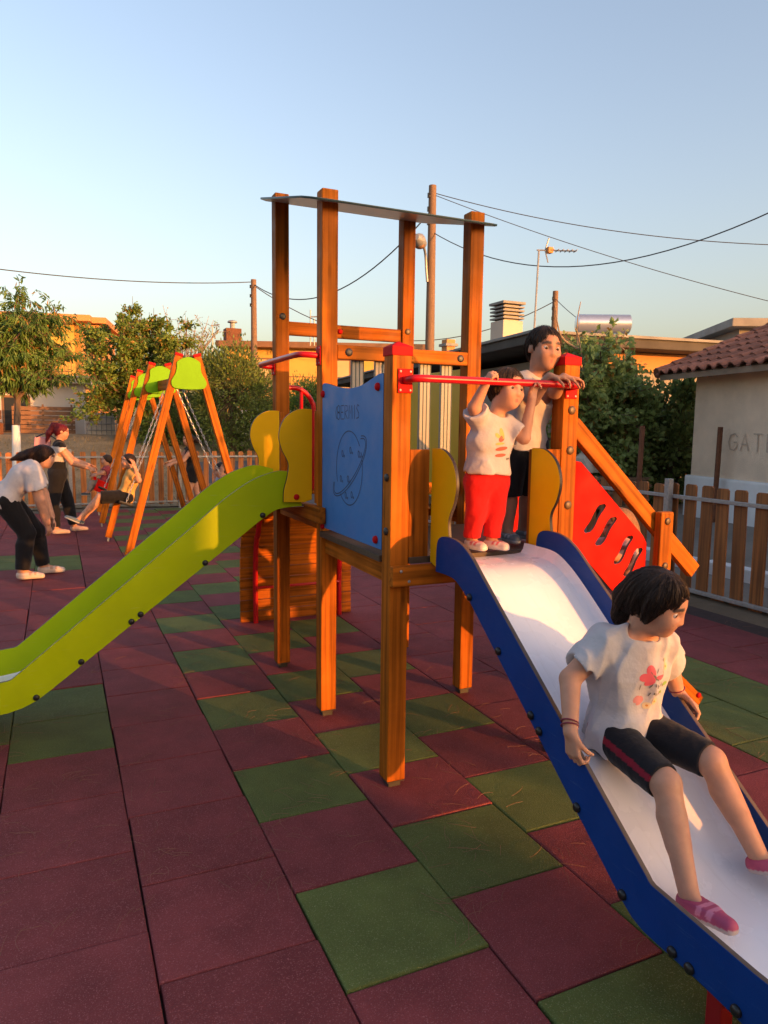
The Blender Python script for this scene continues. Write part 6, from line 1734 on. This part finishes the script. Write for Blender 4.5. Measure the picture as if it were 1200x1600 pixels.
# ---- woman with red ponytail reaching forward
J2 = dict(ground=(-0.68, 10, 0), pelvis=(-0.72, 10.0, 0.92), chest=(-0.70, 9.99, 1.22), neck=(-0.68, 9.98, 1.38), head=(-0.635, 9.97, 1.53), face=(0.97, -0.12, -0.22), up=(0.15, 0, 1),
          shL=(-0.68, 10.16, 1.31), shR=(-0.68, 9.81, 1.31), elL=(-0.50, 10.16, 1.10), elR=(-0.52, 9.80, 1.08), wrL=(-0.28, 10.12, 1.02), wrR=(-0.30, 9.83, 1.00),
          hipL=(-0.72, 10.09, 0.88), hipR=(-0.72, 9.91, 0.88), knL=(-0.60, 10.10, 0.48), knR=(-0.80, 9.90, 0.48), ankL=(-0.52, 10.12, 0.09), ankR=(-0.78, 9.88, 0.09), toeL=(-0.32, 10.12, 0.04), toeR=(-0.58, 9.86, 0.04))
def w2_clothes(c):
    def bib(V, C):
        a = nrm_(c['chest'] - c['pel']); z = (V - c['chest']) @ a
        return np.where(((z > 0.10) | (z < -0.12))[:, None], np.array(BLACK), C)
    return [tshirt(c, (0.5, 0.46, 0.44), 0.18, 0.05, 0.016, 0.004, 30, 52, bib), trousers(c, BLACK, 1.0, 0.9, 0.025, 0.004, 30, 54)]
hair_p = [((0, -0.40, 0.38), (-0.02, -0.62, 0.30), 0.17, 0.19), ((-0.02, -0.62, 0.30), (-0.05, -0.80, -0.3), 0.19, 0.19), ((-0.05, -0.80, -0.3), (-0.05, -0.85, -1.0), 0.19, 0.05)]
person('woman', 'woman with long dark red ponytail reaching towards the swings', J2, 0.98, 0.215, 0.011, hair_p, (0.11, 0.008, 0.012), w2_clothes,
       dict(col=(0.50, 0.32, 0.24), sole=(0.45, 0.36, 0.30), len=0.27, sh=0.03))
# ---- swing riders and helper
Jb = dict(ground=(0.035, 8.600, 0.224), pelvis=(0.118, 8.600, 0.685), chest=(0.191, 8.591, 0.896), neck=(0.201, 8.582, 1.034), head=(0.159, 8.572, 1.159), face=(-0.95, -0.25, 0.0), up=(0.05, 0, 1),
          shL=(0.201, 8.480, 0.988), shR=(0.201, 8.710, 0.988), elL=(0.274, 8.388, 0.905), elR=(0.274, 8.803, 0.905), wrL=(0.228, 8.397, 1.080), wrR=(0.228, 8.803, 1.080),
          hipL=(0.108, 8.536, 0.671), hipR=(0.108, 8.664, 0.671), knL=(-0.214, 8.526, 0.685), knR=(-0.214, 8.674, 0.648), ankL=(-0.481, 8.526, 0.390), ankR=(-0.444, 8.674, 0.362), toeL=(-0.609, 8.526, 0.372), toeR=(-0.582, 8.674, 0.335), soleL=(0.45, 0, 0.9), soleR=(0.45, 0, 0.9))
def b_clothes(c):
    return [tshirt(c, (0.58, 0.34, 0.10), 0.55, 0.10, 0.02, 0.005, 30, 62), trousers(c, BLACK, 0.95, 0.0, 0.024, 0.004, 30, 64, None, 'shorts')]
person('boy', 'boy in yellow shirt and black shorts swinging with legs stretched out', Jb, 0.78, 0.192, 0.0105, hair_s, (0.025, 0.016, 0.012), b_clothes, dict(col=(0.09, 0.14, 0.19), sole=(0.55, 0.55, 0.55), len=0.29, sh=0.028))
Jc = dict(ground=(0, 11.4, 0.4), pelvis=(0.0, 11.4, 0.66), chest=(0.05, 11.4, 0.83), neck=(0.055, 11.4, 0.93), head=(0.045, 11.39, 1.04), face=(-0.95, -0.2, -0.05), up=(0.05, 0, 1),
          shL=(0.055, 11.31, 0.89), shR=(0.055, 11.49, 0.89), elL=(-0.03, 11.28, 0.82), elR=(-0.03, 11.52, 0.82), wrL=(-0.12, 11.30, 0.80), wrR=(-0.12, 11.50, 0.80),
          hipL=(0, 11.35, 0.65), hipR=(0, 11.45, 0.65), knL=(-0.19, 11.35, 0.64), knR=(-0.19, 11.45, 0.64), ankL=(-0.26, 11.35, 0.49), ankR=(-0.26, 11.45, 0.49), toeL=(-0.35, 11.35, 0.46), toeR=(-0.35, 11.45, 0.46))
def c_clothes(c):
    return [tshirt(c, (0.30, 0.05, 0.06), 0.5, 0.06, 0.014, 0.003, 40, 72), trousers(c, (0.30, 0.25, 0.20), 1.0, 0.8, 0.01, 0.003, 40, 74)]
person('toddler', 'toddler sitting in the red bucket swing', Jc, 0.60, 0.18, 0.012, hair_s, (0.05, 0.03, 0.02), c_clothes, dict(col=(0.03, 0.04, 0.05), sole=(0.4, 0.5, 0.5), len=0.25))
Jr = dict(ground=(1.3, 7.9, 0.1), pelvis=(1.40, 7.9, 0.655), chest=(1.33, 7.9, 0.85), neck=(1.31, 7.9, 0.96), head=(1.275, 7.89, 1.06), face=(-0.92, -0.25, -0.25), up=(-0.1, 0, 1),
          shL=(1.32, 7.79, 0.92), shR=(1.32, 8.01, 0.92), elL=(1.24, 7.70, 0.88), elR=(1.24, 8.10, 0.88), wrL=(1.25, 7.69, 1.02), wrR=(1.25, 8.11, 1.02),
          hipL=(1.41, 7.84, 0.63), hipR=(1.41, 7.96, 0.63), knL=(1.12, 7.84, 0.62), knR=(1.12, 7.96, 0.62), ankL=(1.18, 7.84, 0.34), ankR=(1.18, 7.96, 0.34), toeL=(1.06, 7.84, 0.28), toeR=(1.06, 7.96, 0.28))
def r_clothes(c):
    return [tshirt(c, (0.40, 0.44, 0.52), 0.5, 0.06, 0.014, 0.003, 40, 82), trousers(c, (0.03, 0.04, 0.07), 1.0, 0.1, 0.014, 0.003, 40, 84, None, 'shorts')]
person('boy', 'dark haired boy on the right hand swing half hidden by the green slide', Jr, 0.68, 0.195, 0.0115, hair_s, (0.018, 0.012, 0.010), r_clothes, dict(col=(0.05, 0.05, 0.06), sole=(0.5, 0.5, 0.5), len=0.26))
Jd = dict(ground=(1.55, 12.0, 0), pelvis=(1.60, 12.0, 0.86), chest=(1.57, 12.0, 1.10), neck=(1.55, 12.0, 1.25), head=(1.51, 11.99, 1.385), face=(-0.95, -0.2, -0.15), up=(-0.1, 0, 1),
          shL=(1.55, 11.84, 1.19), shR=(1.55, 12.16, 1.19), elL=(1.40, 11.82, 1.00), elR=(1.40, 12.16, 1.02), wrL=(1.20, 11.86, 0.94), wrR=(1.18, 12.1, 0.96),
          hipL=(1.60, 11.92, 0.82), hipR=(1.60, 12.08, 0.82), knL=(1.52, 11.91, 0.46), knR=(1.66, 12.08, 0.46), ankL=(1.50, 11.90, 0.09), ankR=(1.72, 12.08, 0.09), toeL=(1.30, 11.88, 0.04), toeR=(1.52, 12.06, 0.04))
def d_clothes(c):
    return [tshirt(c, BLACK, 0.12, 0.05, 0.014, 0.003, 30, 92), trousers(c, BLACK, 0.62, 0.0, 0.022, 0.004, 30, 94, None, 'shorts')]
person('girl', 'girl in black top and shorts standing behind the swing legs', Jd, 0.86, 0.205, 0.012, hair_w[:3], (0.02, 0.012, 0.010), d_clothes, dict(col=(0.03, 0.035, 0.04), sole=(0.55, 0.55, 0.55), len=0.28, sh=0.028))
# shoulder bag of the red haired woman
bag = empty('shoulder_bag', (-0.86, 10.12, 1.3), 'pink striped bag behind the red haired woman', 'bag')
beam('pouch', (-1.02, 10.15, 1.36), (-0.80, 10.13, 1.34), 0.10, 0.20, flat('pink_cloth', (0.60, 0.28, 0.30)), bag, 0.03)
MB().tube(catmull([(-1.0, 10.12, 1.44), (-0.86, 10.0, 1.50), (-0.72, 9.95, 1.42)], 6), 0.01, 6).build('strap', M['black'], bag, sm=True)
